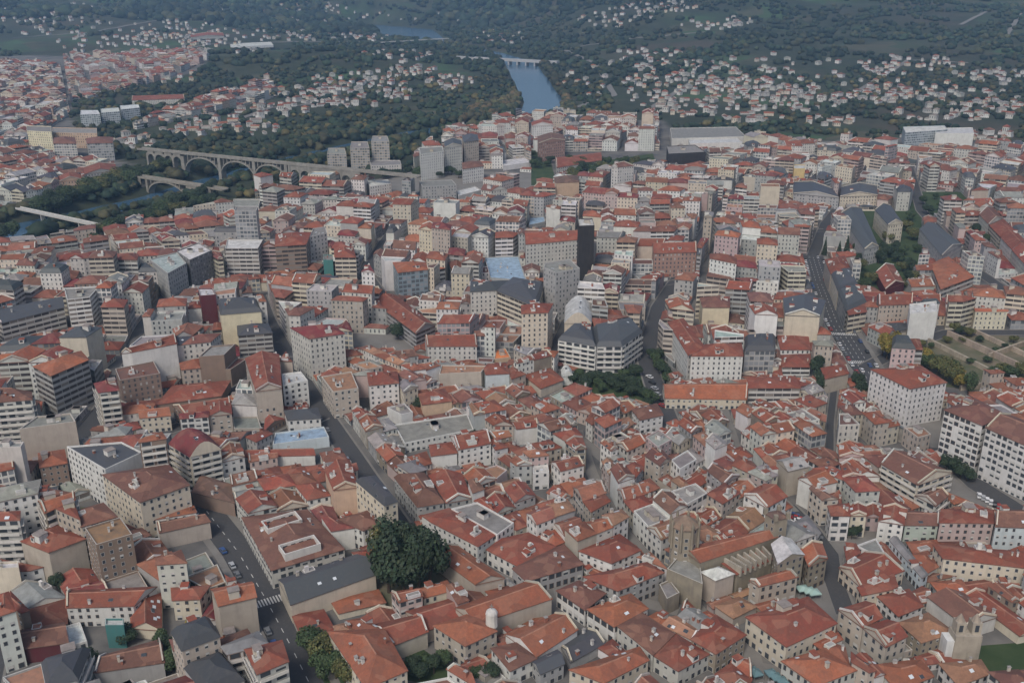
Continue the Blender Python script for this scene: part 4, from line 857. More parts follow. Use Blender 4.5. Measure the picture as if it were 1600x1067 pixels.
DIST = [('mod', AVE, [(-150, 1140), (520, 1140), (300, 765), (100, 770), (-250, 790)]), ('old', AVE, [(300, 765), (520, 1140), (760, 1140), (495, 640)]),
        ('old', PASEO + .12, [(450, 560), (760, 1140), (1330, 1140), (1300, 600)]), ('old', PASEO - .25, [(1300, 600), (1330, 1140), (1850, 1140), (1850, 600)]),
        ('mod', dirof((160, 640), (312, 432)), [(-250, 790), (300, 765), (495, 640), (405, 450), (-150, 450)]), ('mid', dirof((862, 566), (915, 440)), [(405, 450), (450, 560), (1300, 600), (1275, 330), (400, 330)]),
        ('mid', dirof((1352, 575), (1268, 390)), [(1275, 330), (1300, 600), (1850, 600), (1850, 330)]), ('mid', dirof((160, 640), (312, 432)) + .3, [(-150, 450), (405, 450), (400, 322), (345, 335), (185, 400), (-120, 432)]),
        ('far', dirof((1110, 350), (1200, 262)), [(400, 330), (1275, 330), (1275, 252), (820, 268), (560, 300), (400, 312)]), ('far', dirof((1330, 300), (1420, 262)), [(1275, 330), (1850, 330), (1750, 236), (1275, 240)]),
        ('far', .3, [(1050, 262), (1275, 252), (1275, 236), (1180, 228), (1110, 226), (1040, 250)]), ('far', .2, [(640, 264), (700, 214), (800, 192), (804, 238), (835, 264)]), ('far', -.2, [(805, 238), (1030, 236), (1028, 192), (806, 186)]),
        ('far', -.35, [(-120, 352), (60, 318), (185, 286), (180, 268), (60, 238), (-120, 232)]), ('sub', .1, [(-120, 228), (30, 228), (110, 180), (95, 110), (-120, 95)]), ('sub', .5, [(110, 160), (330, 112), (318, 92), (100, 98)]),
        ('sub', -.4, [(200, 205), (330, 180), (440, 150), (420, 135), (300, 165)])]
LOTS = []
def warp(x, y): return x + 5 * math.sin(y / 37 + x / 90) + 2.5 * math.sin(y / 15 + 1), y + 5 * math.sin(x / 41 - y / 80) + 2.5 * math.sin(x / 17)
for sname, ang, px in DIST:
    S = STY[sname]; D = ccw(hull([gp(*p) for p in px])); ca, sa = math.cos(ang), math.sin(ang)
    loc = [(p[0] * ca + p[1] * sa, -p[0] * sa + p[1] * ca) for p in D]; x0, y0, x1, y1 = bbox(loc)
    def cuts(a, b, rng_, lane):
        o = []; p = a - 10; k = random.randint(*lane[:2])
        while p < b + 10:
            w = U(*rng_); o.append((p, p + w)); p += w; k -= 1
            if k == 0: p += lane[2]; k = random.randint(*lane[:2])
        return o
    xs, ys = cuts(x0, x1, S['d'], (S['lane'][0], S['lane'][0] + 1, S['lane'][2])), cuts(y0, y1, S['w'], (S['lane'][1], S['lane'][1] + 3, S['lane'][2] * .9))
    for i, (a, b) in enumerate(xs):
        for j, (c, d) in enumerate(ys):
            Q = [warp(u, v) for u, v in ((a, c), (b, c), (b, d), (a, d))]; P = [(u * ca - v * sa, u * sa + v * ca) for u, v in Q]
            m = cen(P); X, Y, _ = proj(*m, 8)
            if not (-60 < X < 1660 and Y < 1140): continue
            P = ccw(P)
            for k in range(len(D)):
                P = clip(P, D[k], D[(k + 1) % len(D)], -1)
                if not P: break
            if not P or abs(area(P)) < 22: continue
            P = OB.cut(P, .1)
            if not P or abs(area(P)) < 24: continue
            bx = bbox(P); A = abs(area(P)); per = sum(elen(P, k) for k in range(len(P)))
            if A / per < 1.1: continue
            if len(P) > 4: # drop the shortest sides' corners so that a lot keeps four
                while len(P) > 4:
                    k = min(range(len(P)), key=lambda k: elen(P, k)); P = P[:k] + P[k + 1:]
                P = ccw(hull(P))
            inner = i % 3 == 1 and S is not STY['old']
            low = R() < (S['low'] if not inner else .5)
            LOTS.append((sname, P, low, m))
def sat(A, B):
    for P, Q in ((A, B), (B, A)):
        for i in range(len(P)):
            a, b = P[i], P[(i + 1) % len(P)]; nx, ny = b[1] - a[1], a[0] - b[0]
            if max((p[0] - a[0]) * nx + (p[1] - a[1]) * ny for p in P) < min((p[0] - a[0]) * nx + (p[1] - a[1]) * ny for p in Q): return False
    return True
PB = [(q, bbox(q), d) for q, d in PROT]
def covers(P, h, d):
    q = hull([proj(*p, z)[:2] for p in P for z in (h + 1.2, 0)]); b = bbox(q)
    for Q, qb, qd in PB:
        if d > qd or qb[0] > b[2] or qb[2] < b[0] or qb[1] > b[3] or qb[3] < b[1]: continue
        if sat(q, Q): return True
    return False
KIND_N = dict(townhouse=0, apartment_block=0)
recs = []
def r_low(m): x, y, _ = proj(*m, 0); return x < 345 and y < 410
for sname, P, low, m in LOTS:
    S = STY[sname]; fl = random.randint(*S['fl'])
    if sname != 'old' and R() < .12: fl += random.randint(1, 3)
    if low: fl = random.choice([1, 1, 2]) if sname != 'old' else 1
    if r_low(m): fl = min(fl, 4)
    h = fl * FH + U(.2, 1.2); rc = random.choice(S['roofs']); rk = 'g' if R() < S['gab'] else 'h'
    if R() < S['flat'] + (.25 if low else 0): rk = 'f'; rc = random.choice('gggwebt' if R() < .5 else 'ggeb')
    if rc == 'w': rk = 'f'
    if rc == 's' and R() < .6: rk = 'm'
    d = math.hypot(*m); skip = False
    while covers(P, h, d):
        fl -= 1; h -= FH
        if fl < 1:
            fl = 1; h = 2.5; low = True; skip = covers(P, h - .9, d); break
    if skip: continue
    if fl == 1 and not low: rk = 'g' if rk == 'm' else rk
    wc = random.choice(S['walls']); st = random.choice('WWWGWP' if sname == 'old' else 'WWWBBGP')
    if rk == 'f' and abs(area(P)) < 40: rk = 'h'; rc = 'r'
    d = math.hypot(*m); n = sname == 'old'
    ex = ''.join(random.choice('cccckkkdt' if n else 'cchhtkd') for _ in range(random.choice([1, 2, 2, 3, 4] if n else [0, 1, 1, 2])))
    if rk == 'f': ex = ''.join(random.choice('hhc') for _ in range(random.choice([0, 1, 2])))
    if st == 'P' and wc == 's': st = 'S'
    recs.append(dict(P=P, h=h, fl=fl, rc=rc, rk=rk, wc=wc, st=st, d=d, ex=ex, m=m, low=low, s=sname, big=abs(area(P)) ** .5 * (1 + .25 * fl) / d, kind='apartment_block' if fl >= 5 else 'townhouse'))
lmn = {k: sum(1 for q in LOUT if {'house': 'townhouse'}.get(q[0], q[0]) == k) for k in KIND_N}
from mathutils.bvhtree import BVHTree
_v, _f = [], []
def prism(P, h):
    n = len(P); k = len(_v); _v.extend((*p, 0) for p in P); _v.extend((*p, h) for p in P)
    _f.extend((k + i, k + (i + 1) % n, k + n + (i + 1) % n, k + n + i) for i in range(n)); _f.append(tuple(range(k + n, k + 2 * n)))
for r in recs: r['P'] = ccw(r['P']); prism(r['P'], r['h'] + .4)
for P, h in LMP: prism(P, h + .4)
BV = BVHTree.FromPolygons(_v, _f); EYE = Vector((0, 0, CAMH))
for r in recs:   # how much of the picture each lot's house fills, what stands before it left out
    P, h = r['P'], r['h']; n = tot = 0; c = cen(P); pts = [(*lerp(p, c, k), h + .6) for p in P for k in (.25, .7)]
    for i in range(len(P)):
        if facing(P, i):
            a, b = P[i], P[(i + 1) % len(P)]; nx, ny = b[1] - a[1], a[0] - b[0]; l = math.hypot(nx, ny) or 1
            pts += [(*(q + w / l * .3 for q, w in zip(lerp(a, b, t), (nx, ny))), z * h) for t in (.25, .75) for z in (.3, .6, .9)]
    for p in pts:
        d = Vector(p) - EYE; L = d.length; hit = BV.ray_cast(EYE, d / L, L - .25); n += hit[0] is None
    q = hull([proj(*p, z)[:2] for p in P for z in (0, h + 1)]); r['big'] = abs(area(q)) * n / len(pts)
recs.sort(key=lambda r: -r['big'])
ORD = ['', 'second ', 'third ', 'fourth ', 'fifth ', 'sixth ', 'seventh ', 'eighth ', 'ninth ', 'tenth ', 'eleventh ', 'twelfth ']
NUMW = ['no', 'one', 'two', 'three', 'four', 'five', 'six', 'seven', 'eight', 'nine', 'ten', 'eleven']
used = set(); solo = []
for r in recs:
    x, y, _ = proj(*r['m'], r['h'])
    vis = r['big'] > 25 and -20 < x < 1620 and -20 < y < 1080
    if vis and KIND_N[r['kind']] + lmn[r['kind']] < 298: KIND_N[r['kind']] += 1; solo.append(r); r['solo'] = 1
XW = dict(c='chimney', k='skylight', d='dormer', t='roof terrace', h='stair hut')
def label_for(r, lev):
    N = sorted(NICK, key=lambda q: math.hypot(q[1][0] - r['m'][0], q[1][1] - r['m'][1]))
    (n1, c1), (n2, c2) = N[0], N[1 + lev // 3]
    dy = r['m'][1] - c1[1]; dx = r['m'][0] - c1[0]
    rel = ('behind' if dy > 0 else 'in front of') if abs(dy) > abs(dx) else 'beside'
    rw = {'f': 'flat ' + RNAME[r['rc']] + ' roof', 'h': RNAME[r['rc']] + ' hipped roof', 'g': RNAME[r['rc']] + ' gabled roof', 'm': 'slate mansard roof'}[r['rk']].replace('slate hipped', 'slate hipped')
    base = 'low ' if r['fl'] == 1 else ''
    noun = 'block' if r['kind'] == 'apartment_block' else 'house'
    s = base + WNAME[r['wc']] + ' ' + noun + ', ' + rw + ', ' + rel + ' ' + n1
    if lev % 3 == 1 and r['ex']: s = base + WNAME[r['wc']] + ' ' + noun + ' with ' + XW[r['ex'][0]] + ', ' + rw + ', ' + rel + ' ' + n1
    elif lev > 0: s += ', towards ' + n2
    return s
GRP = dict(old='old town houses', mod='houses of the new quarter', mid='houses of the middle town', far='houses near the river', sub='houses across the river')
for r in sorted(solo, key=lambda r: r['d']):
    for lev in range(12):
        s = label_for(r, lev)
        if s not in used and len(s.replace(',', '').split()) <= 16: break
    used.add(s)
    far = r['d'] > 620
    building(r['kind'], r['P'], r['h'], r['fl'], r['st'], jit(WC[r['wc']], .1), r['rk'] + r['rc'], tiles(r['rc']), r['ex'], z0=hz(*r['m']) if r['d'] > 900 else 0.0, fine=r['d'] < 385, label=s,
             cat='apartment block' if r['kind'] == 'apartment_block' else 'house', group=('apartment blocks' if r['kind'] == 'apartment_block' else GRP[r['s']]))
W = MB(); nrest = 0
for r in recs:
    if r.get('solo'): continue
    nrest += 1; P = ccw(r['P']); z0 = hz(*r['m']) - .3 if r['d'] > 900 else 0.0
    fs = shell(W, W, P, z0, r['h'], r['fl'], r['st'], jit(WC[r['wc']], .1), r['rk'] + r['rc'], tiles(r['rc']))
    for c in r['ex'][:2]: EXTRA[c][1](W, fs[0])
tag(W.build('distant_rooftops'), 'mass of small red roofed town buildings filling the distance', 'buildings', kind='stuff')
print('LOTS', len(recs), 'solo', KIND_N, 'rest', nrest, 'dups', len(solo) - len(used))
# ---------------------------------------------------------------- trees
def crown_mesh(name, n, kind, cols):
    m = MB(); lob = [(U(-.5, .5), U(-.5, .5), U(-.25, .45), U(.38, .62)) for _ in range(7)]
    for _ in range(n):
        a, b, c, r = random.choice(lob); v = Vector((random.gauss(0, 1), random.gauss(0, 1), random.gauss(0, 1))).normalized()
        k = r * U(.75, 1.08); p = Vector((a, b, c)) + v * k
        if kind == 'cone': t = U(0, 1) ** 1.4; p = Vector((v.x, v.y, 0)).normalized() * (1 - t) * .8 * U(.8, 1.05); p.z = t * 3.2 - 1
        nv = (v + Vector((U(-.7, .7), U(-.7, .7), U(-.3, .9)))).normalized(); e = nv.orthogonal().normalized(); g = nv.cross(e); s = U(.055, .12)
        th = U(0, 6.3); e, g = e * math.cos(th) + g * math.sin(th), g * math.cos(th) - e * math.sin(th)
        m.face([tuple(p + e * s), tuple(p + g * s * .7), tuple(p - e * s), tuple(p - g * s * .7)], 'leaf', jit(random.choice(cols), .3))
    return m.mesh(name)
GR = [(.055, .085, .035), (.065, .09, .04), (.04, .065, .03)]; DK = [(.03, .05, .028), (.042, .06, .034)]; YE = [(.27, .2, .045), (.22, .17, .04), (.16, .15, .04)]; OL = [(.13, .125, .045), (.1, .11, .045)]
CM = {k: [crown_mesh('crown', 1900, kd, c) for _ in range(2)] for k, kd, c in (('g', '', GR), ('d', '', DK), ('y', '', YE), ('o', '', OL), ('c', 'cone', DK))}
def trunk_mesh():
    m = MB(); m.tube((0, 0, 0), (0.02, 0, .7), .05, .035, 'bark', (0, 0, 0)); 
    for k in range(4): a = k * 1.6; m.tube((0.02, 0, .6), (.25 * math.cos(a), .25 * math.sin(a), 1.0), .025, .01, 'bark', (0, 0, 0), 5)
    return m.mesh('trunk')
TM = trunk_mesh()
TUSED = {}
def tree(x, y, hgt, w, c, label, group=None, z=None, world=None):
    gx, gy = world or gp(x, y); z = hz(gx, gy) if z is None else z
    r = tag(empty({'c': 'cypress_tree'}.get(c, 'tree'), (gx, gy, z)), label, 'tree', group)
    if c == 'c': sc = (w / 1.6, w / 1.6, hgt / 3.2); zc = hgt / 3.2
    else: sc = (w / 1.9, w / 1.9, hgt * .42); zc = hgt * .58
    o = bpy.data.objects.new('crown', random.choice(CM[c])); COL.objects.link(o); o.parent = r; o.location = (0, 0, zc); o.scale = sc; o.rotation_euler = (0, 0, U(0, 6.3))
    o = bpy.data.objects.new('trunk', TM); COL.objects.link(o); o.parent = r; o.scale = (hgt * .55,) * 2 + (hgt * .5,)
CW = dict(g='green', d='dark green', y='yellowing', o='olive green', c='dark')
def clump(name, pts, c, h, w):
    for k, (x, y) in enumerate(pts):
        hh = h * U(.8, 1.2); t = random.choice(c)
        s = {'c': 'dark pointed cypress'}.get(t, CW[t] + ' round tree') + ' ' + name
        TUSED[s] = TUSED.get(s, 0) + 1; q = TUSED[s]
        lab = s if q == 1 else ORD[q - 1] + s if q <= 12 else s
        tree(x, y, hh, w * U(.8, 1.2), t, lab, 'trees ' + name)
clump('in the convent garden beside the long convent wing', [(608, 925), (632, 935), (655, 930), (672, 920), (640, 905), (662, 900), (618, 900)], 'd', 21, 14)
clump('with tawny leaves by the white brown roofed house', [(600, 905), (610, 885)], 'o', 19, 12)
clump('behind the big orange hipped hall', [(490, 1020), (505, 1040), (525, 1060), (540, 1075), (500, 1060)], 'go', 10, 9)
clump('in the convent courtyard', [(648, 1050), (662, 1040), (678, 1052), (690, 1040), (655, 1062), (745, 1060), (765, 1062)], 'gd', 6, 6)
clump('in the courtyard below the square windowed house', [(262, 1030), (275, 1040), (290, 1035), (300, 1045), (270, 1050), (303, 1010), (298, 1022), (255, 1015)], 'ggyd', 9, 8)
clump('in the yard by the grey hall', [(128, 1045), (138, 1040), (120, 1050)], 'd', 7, 7)
clump('at the edge of the avenue yard', [(195, 1000), (200, 1005), (95, 925), (88, 918)], 'd', 6, 6)
clump('in the park below the flatiron', [(x + U(-4, 4), y + U(-3, 3)) for x, y in ((895, 598), (908, 602), (920, 598), (932, 605), (945, 600), (958, 606), (970, 600), (982, 606), (995, 610), (1005, 618), (905, 592), (930, 592), (955, 593), (978, 592), (992, 590), (1018, 630), (1008, 635), (985, 618), (965, 614), (940, 614), (915, 610))], 'ddg', 6, 8)
clump('on the strip beside the great white corner block', [(1022, 572), (1030, 578), (1036, 586), (1028, 566), (1042, 594), (1046, 602), (1020, 562)], 'dg', 8, 7)
clump('above the ancient terraces', [(1385, 562), (1398, 566), (1412, 566), (1392, 556), (1406, 558), (1378, 556)], 'y', 13, 10)
clump('along the path by the white corner palace', [(1425, 570), (1438, 576), (1450, 582), (1463, 588), (1476, 594), (1488, 602), (1500, 610), (1512, 616), (1445, 574), (1470, 585), (1495, 600)], 'oooyg', 11, 9)
clump('on the ruined terraces', [(1552, 590), (1565, 584), (1580, 592), (1596, 588), (1560, 600), (1590, 602), (1500, 524), (1512, 526), (1490, 522)], 'gdo', 7, 8)
clump('among the terrace walls', [(1440 + 13 * k, 545 + U(-14, 44)) for k in range(12)], 'god', 4, 5)
clump('beside the avenue slate row', [(1288, 398), (1310, 402), (1322, 400), (1332, 384)], 'c', 15, 5)
clump('on the green slope', [(1345, 425), (1352, 440), (1366, 400), (1378, 395), (1392, 402), (1402, 410), (1408, 425), (1416, 440), (1360, 445), (1400, 392), (1412, 400), (1340, 412), (1338, 432), (1350, 455), (1372, 412), (1384, 404), (1420, 425), (1426, 440), (1418, 455), (1376, 345), (1380, 360), (1415, 362), (1425, 375), (1430, 395), (1420, 345), (1400, 370), (1385, 380), (1330, 372), (1336, 395)], 'gddo', 9, 9)
clump('in the sunken garden', [(1275, 588), (1280, 600), (1285, 610), (1340, 608), (1345, 618), (1278, 575)], 'd', 8, 7)
clump('by the courthouse steps', [(1478, 735), (1490, 742), (1500, 748), (1510, 752)], 'd', 7, 7)
clump('on the corner square', [(1338, 838), (1330, 842)], 'd', 5, 5)
clump('in the old town yards', [(1065, 700), (1060, 695), (738, 685), (745, 690), (650, 646), (655, 640), (978, 752), (985, 745), (1240, 705)], 'd', 6, 6)
clump('behind the tan red hip block', [(422, 452), (432, 455), (442, 452), (545, 470), (575, 470), (590, 475), (505, 452)], 'd', 9, 9)
clump('in the yard behind the maroon roofed white block', [(562, 510), (572, 514), (568, 500), (622, 530)], 'd', 9, 9)
clump('near the small villas of the slope', [(1440, 320), (1460, 312), (1480, 318), (1500, 322), (1515, 330), (1450, 335), (1495, 345), (1510, 352), (1525, 365), (1540, 380), (1470, 330), (1590, 480), (1582, 465)], 'gd', 9, 10)
clump('in the yard of the white pillar block', [(62, 545), (90, 545), (98, 540), (110, 548)], 'd', 7, 7)
clump('in the park by the red roofed school', [(895 + 14 * (k % 9) + U(-4, 4), 284 - 8 * (k // 9) + U(-2, 2)) for k in range(36)], 'dggo', 11, 13)
clump('along the rail line', [(600 + 12 * k + U(-4, 4), 276 + U(-4, 4)) for k in range(12)] + [(830 + 6 * k, 255 + U(-8, 8)) for k in range(6)], 'dg', 9, 12)
clump('on the bank below the orange riverside block', [(k, 330 - (k - 60) * .3 + U(-4, 4)) for k in range(60, 262, 5)], 'dgo', 15, 17)
clump('on the bank by the footbridge', [(k, 376 - (k - 150) * .38 + U(-4, 4)) for k in range(170, 330, 7)] + [(5, 372), (20, 368)], 'dg', 13, 14)
clump('on the near bank below the old quay', [(k, 392 - (k - 90) * .3 + U(-3, 3)) for k in range(92, 340, 8)], 'dgo', 11, 12)
# the woods: too many trees to count, one mesh of lumpy crowns
def ico():
    t = (1 + 5 ** .5) / 2; v = [(-1, t, 0), (1, t, 0), (-1, -t, 0), (1, -t, 0), (0, -1, t), (0, 1, t), (0, -1, -t), (0, 1, -t), (t, 0, -1), (t, 0, 1), (-t, 0, -1), (-t, 0, 1)]
    f = [(0, 11, 5), (0, 5, 1), (0, 1, 7), (0, 7, 10), (0, 10, 11), (1, 5, 9), (5, 11, 4), (11, 10, 2), (10, 7, 6), (7, 1, 8), (3, 9, 4), (3, 4, 2), (3, 2, 6), (3, 6, 8), (3, 8, 9), (4, 9, 5), (2, 4, 11), (6, 2, 10), (8, 6, 7), (9, 8, 1)]
    v = [Vector(p).normalized() for p in v]; g = []; mid = {}
    def md(a, b):
        k = (min(a, b), max(a, b))
        if k not in mid: mid[k] = len(v); v.append(((v[a] + v[b]) / 2).normalized())
        return mid[k]
    for a, b, c in f: x, y, z = md(a, b), md(b, c), md(c, a); g += [(a, x, z), (b, y, x), (c, z, y), (x, y, z)]
    return np.array([tuple(p) for p in v]), np.array(g)
IV, IF = ico()
def wood(name, pts, size, label, cols, kind='stuff'):
    n = len(pts); s = size * rng.uniform(.45, 1.0, (n, 1, 1)) ** 1.0 * rng.uniform(.8, 1.5, (n, 1, 1)); v = IV[None] * rng.uniform(.62, 1.25, (n, len(IV), 1)) * s * np.array([1, 1, .8])
    v = v + np.stack([pts[:, 0], pts[:, 1], pts[:, 2] + size * .45], -1)[:, None, :]
    f = (IF[None] + (np.arange(n) * len(IV))[:, None, None]).reshape(-1, 3).astype(np.int32); v = v.reshape(-1, 3).astype(np.float32)
    me = bpy.data.meshes.new(name); me.vertices.add(len(v)); me.vertices.foreach_set('co', v.ravel()); me.loops.add(f.size); me.loops.foreach_set('vertex_index', f.ravel())
    me.polygons.add(len(f)); me.polygons.foreach_set('loop_start', np.arange(len(f), dtype=np.int32) * 3); me.update(calc_edges=True)
    pt = .5 + .5 * np.sin(pts[:, :1] / 150 + 2 * np.sin(pts[:, 1:2] / 210)) * np.cos(pts[:, 1:2] / 120 + pts[:, :1] / 330); c = np.array(cols)[rng.integers(0, len(cols), n)] * rng.uniform(.7, 1.35, (n, 1)) * (.65 + .7 * pt); c = np.repeat(c[:, None, :], len(IV), 1) * rng.uniform(.7, 1.3, (n, len(IV), 1))
    cc = np.ones((n * len(IV), 4), np.float32); cc[:, :3] = c.reshape(-1, 3); a = me.color_attributes.new('Col', 'FLOAT_COLOR', 'POINT'); a.data.foreach_set('color', cc.ravel()); me.materials.append(MATS['leaf'])
    o = bpy.data.objects.new(name, me); COL.objects.link(o); tag(o, label, 'woodland', kind=kind)
def sample(n, y0, y1, x0=-40, x1=1640):
    """points spread evenly over the ground seen between two picture rows"""
    Y0, Y1 = gp(800, y1)[1], gp(800, max(y0, -45))[1]
    Y = rng.uniform(Y0 ** 2, Y1 ** 2, n) ** .5; X = rng.uniform(-1, 1, n) * (Y * .60 + 60)
    return X, Y
VIL = []   # villages: picture ellipses with a house count
for q in """1080 140 110 45 120|1180 160 90 35 80|1010 95 60 20 22|1260 155 70 20 40|1375 150 55 14 34|1380 105 40 16 24|1460 100 50 10 14|1560 120 50 10 16|960 30 60 18 30|1030 12 60 10 40|1120 40 60 8 14|1150 38 30 8 10|1560 165 60 10 26|1500 182 110 8 30|1300 192 40 8 10
430 15 110 14 60|430 40 60 16 34|330 35 70 25 26|160 45 130 30 34|60 20 70 14 14|260 60 60 10 12|560 60 50 6 12|700 35 80 14 14|780 60 40 12 10
560 130 80 14 34|640 115 50 10 20|500 150 80 14 34|420 170 70 16 44|350 195 60 14 34|300 205 50 10 20|620 150 30 8 10|700 130 40 12 14|260 120 50 12 16|120 105 110 8 34|400 205 40 8 14|540 165 50 8 16|1480 215 120 8 20|210 225 40 10 14|1600 15 20 14 6|220 70 140 20 40|90 30 90 24 30|350 60 160 26 50|520 40 110 26 40|620 90 60 10 14|1200 110 130 24 24|1450 140 140 30 30|900 130 50 30 16""".replace('\n', '|').split('|'):
    VIL.append(tuple(map(float, q.split())))
HS = []
for cx, cy, rx, ry, n in VIL:
    for _ in range(int(n * 1.5)):
        a, r = U(0, 6.3), R() ** .6; x, y = cx + rx * r * math.cos(a), cy + ry * r * math.sin(a)
        g = ray_ground(x, y)
        if not g: continue
        if river_dist(np.array([g[0]]), np.array([g[1]]))[0] < 14: continue
        if any(pip(t, np.array([g[0]]), np.array([g[1]]))[0] for t in TOWN): continue
        if any(abs(g[0] - p[0]) < 10 and abs(g[1] - p[1]) < 14 for p in HS): continue
        HS.append(g + (cx, cy))
HA = np.array([h[:2] for h in HS])
def keep(X, Y, dens):
    d = river_dist(X, Y); ok = d > 5
    n = .5 + .5 * wav(X, Y, 95, 2.2) * .6 + .25 * wav(X, Y, 33, .7) + .2 * wav(X, Y, 300, 5.1)
    near = d < 75
    dens = dens + .16 * np.sin(X / 260 + 1.1 + np.sin(Y / 310)) * np.cos(Y / 230 + X / 700) * (Y > 1500)
    dens = dens + .3 * sst(Y, 1900, 2500) * (1 - sst(X, -420, -150))
    ok &= (n > dens) | near
    for t in TOWN: ok &= ~pip(t, X, Y)
    i = np.nonzero(ok)[0]; H = HA
    out = []
    for rd in HILLROAD:
        for p in rd[::2]: i = i[(X[i] - p[0]) ** 2 + (Y[i] - p[1]) ** 2 > 81]
    for k in i:
        if np.min((H[:, 0] - X[k]) ** 2 + ((H[:, 1] - Y[k]) * .6) ** 2) > 11 ** 2: out.append(k)
    return np.array(out)
def pts_for(n, y0, y1, dens):
    X, Y = sample(n, y0, y1); k = keep(X, Y, dens); X, Y = X[k], Y[k]; return np.stack([X, Y, height(X, Y)], -1)
FC = [(.017, .03, .018), (.022, .037, .02), (.034, .045, .022), (.012, .024, .017), (.048, .05, .024)]
wood('riverside_woods', pts_for(9000, 120, 330, .36), 5.2, 'dense dark woods along the river and between the far suburbs', FC + [(.09, .075, .03)])
wood('hillside_woods', pts_for(22000, 20, 120, .33), 7.5, 'dark forest covering the far hillsides', FC)
wood('distant_hill_forest', pts_for(9000, -45, 20, .22), 13, 'blue green forest on the farthest hills', FC)
HX = np.array([(x, y) for x, y in zip(*[a.ravel() for a in np.meshgrid(np.arange(-2600, 2600, 40), np.arange(3000, 4600, 40))])]) + rng.uniform(-18, 18, (5200, 2))
d = river_dist(HX[:, 0], HX[:, 1]); HX = HX[(d > 12) & (.5 + .5 * wav(HX[:, 0], HX[:, 1], 160, 1.2) > .3)]
wood('hilltop_forest', np.concatenate([HX, height(HX[:, 0], HX[:, 1])[:, None]], 1), 17, 'dark wooded hilltops closing the view', FC)
bk = []
for k in range(2, 10):
    for _ in range(45 if k < 5 else 110):
        f = R(); a, b = RIV[k], RIV[k + 1]; dx, dy = b[0] - a[0], b[1] - a[1]; l = math.hypot(dx, dy); o = (RW[k] + (U(4, 24) if k < 5 else U(-1, 26))) * random.choice((-1, 1)); x, y = a[0] + dx * f - dy / l * o, a[1] + dy * f + dx / l * o
        if not (pip(TOWN[0], np.array([x]), np.array([y]))[0] and o > 0 and R() < .5): bk.append((x, y, hz(x, y)))
wood('riverbank_woods', np.array(bk), 6.5, 'thick dark green trees crowding both banks of the near river', FC + [(.06, .055, .028)])
# warm coloured river edge trees on the bend
bend = np.array([gp(*p) for p in [(U(838, 885), 0) for _ in range(0)]] or [(0, 0)])
t = []
for k in range(170):
    f = R(); a, b = (878, 178), (842, 100); x, y = a[0] + (b[0] - a[0]) * f + U(0, 26) * (1 - .5 * f), a[1] + (b[1] - a[1]) * f
    g = gp(x, y)
    if river_dist(np.array([g[0]]), np.array([g[1]]))[0] > 3: t.append((*g, hz(*g)))
for k in range(190):
    f = R(); a, b = (812, 178), (720, 205); x, y = a[0] + (b[0] - a[0]) * f, a[1] + (b[1] - a[1]) * f - U(2, 30); g = gp(x, y)
    if river_dist(np.array([g[0]]), np.array([g[1]]))[0] > 3: t.append((*g, hz(*g)))
wood('autumn_river_trees', np.array(t), 6.5, 'rust and olive trees crowding the river bend', [(.085, .06, .03), (.06, .05, .025), (.06, .06, .028), (.035, .04, .02)])
# hillside houses
HS.sort(key=lambda g: math.hypot(g[0], g[1]))
hm = []
for w, rc in ((WC['o'], RC['r']), (WC['w'], RC['b']), (WC['c'], RC['o']), (WC['o'], RC['g'])):
    for v in range(3):     # three shapes of each: a plain block, one with a lower wing, a long low one
        Wm, Tm = MB(), MB(); x, y, h = ((6, 4.5, 6), (4.5, 4, 8), (8.5, 3.8, 4))[v]; shell(Wm, Tm, [(-x, -y), (x, -y), (x, y), (-x, y)], -3, h + 3, 2 if v < 2 else 1, 'W', w, ('h', 'h', 'g')[v] + 'r', rc)
        q = [('wall', Wm.mesh('wall')), ('roof', Tm.mesh('roof'))]
        if v == 1: Wm, Tm = MB(), MB(); shell(Wm, Tm, [(4.52, -3), (10, -3), (10, 3.5), (4.52, 3.5)], -3, 6, 1, 'P', jit(w), 'gr', rc); q += [('wing', Wm.mesh('wing')), ('wing_roof', Tm.mesh('wing_roof'))]
        hm.append(q)
CWL = [('white', 'red'), ('white', 'brown'), ('cream', 'orange'), ('off-white', 'grey')]
def vil_name(cx, cy):
    n = min(NICK, key=lambda q: math.hypot(proj(*q[1], 0)[0] - cx, proj(*q[1], 0)[1] - cy))[0]
    if cx > 930: base = 'hillside'
    elif cx < 330 and cy < 80: base = 'far fields'
    else: base = 'river valley'
    return base + (' high' if cy < 60 else '') + ' beyond the ' + n
Wr = MB()
for k, (x, y, cx, cy) in enumerate(HS):
    a = U(0, 3.1); s = U(.5, 1.0); c = random.choice([0, 1, 1, 2, 3, 3])
    if k < 270:
        r = tag(empty('country_house', (x, y, hz(x, y))), f'tiny {CWL[c][0]} house with {CWL[c][1]} roof in the {vil_name(cx, cy)}', 'house', f'{CWL[c][0]} {CWL[c][1]} houses in the {vil_name(cx, cy)}')
        r.rotation_euler = (0, 0, a); r.scale = (s * U(.8, 1.2), s, s * U(.9, 1.3))
        for nm, me in hm[c * 3 + random.randrange(3)]:
            o = bpy.data.objects.new(nm, me); COL.objects.link(o); o.parent = r
    else:
        P = [(x + s * (u * math.cos(a) - v * math.sin(a)), y + s * (u * math.sin(a) + v * math.cos(a))) for u, v in ((-6, -4.5), (6, -4.5), (6, 4.5), (-6, 4.5))]
        shell(Wr, Wr, P, hz(x, y) - 2, 8, 2, 'W', jit(WC['wwco'[c]]), 'h' + 'rbog'[c], jit(RC['rbog'[c]]))
tag(Wr.build('far_village_houses'), 'scatter of tiny pale houses of the farthest villages', 'houses', kind='stuff')
print('country houses', len(HS))
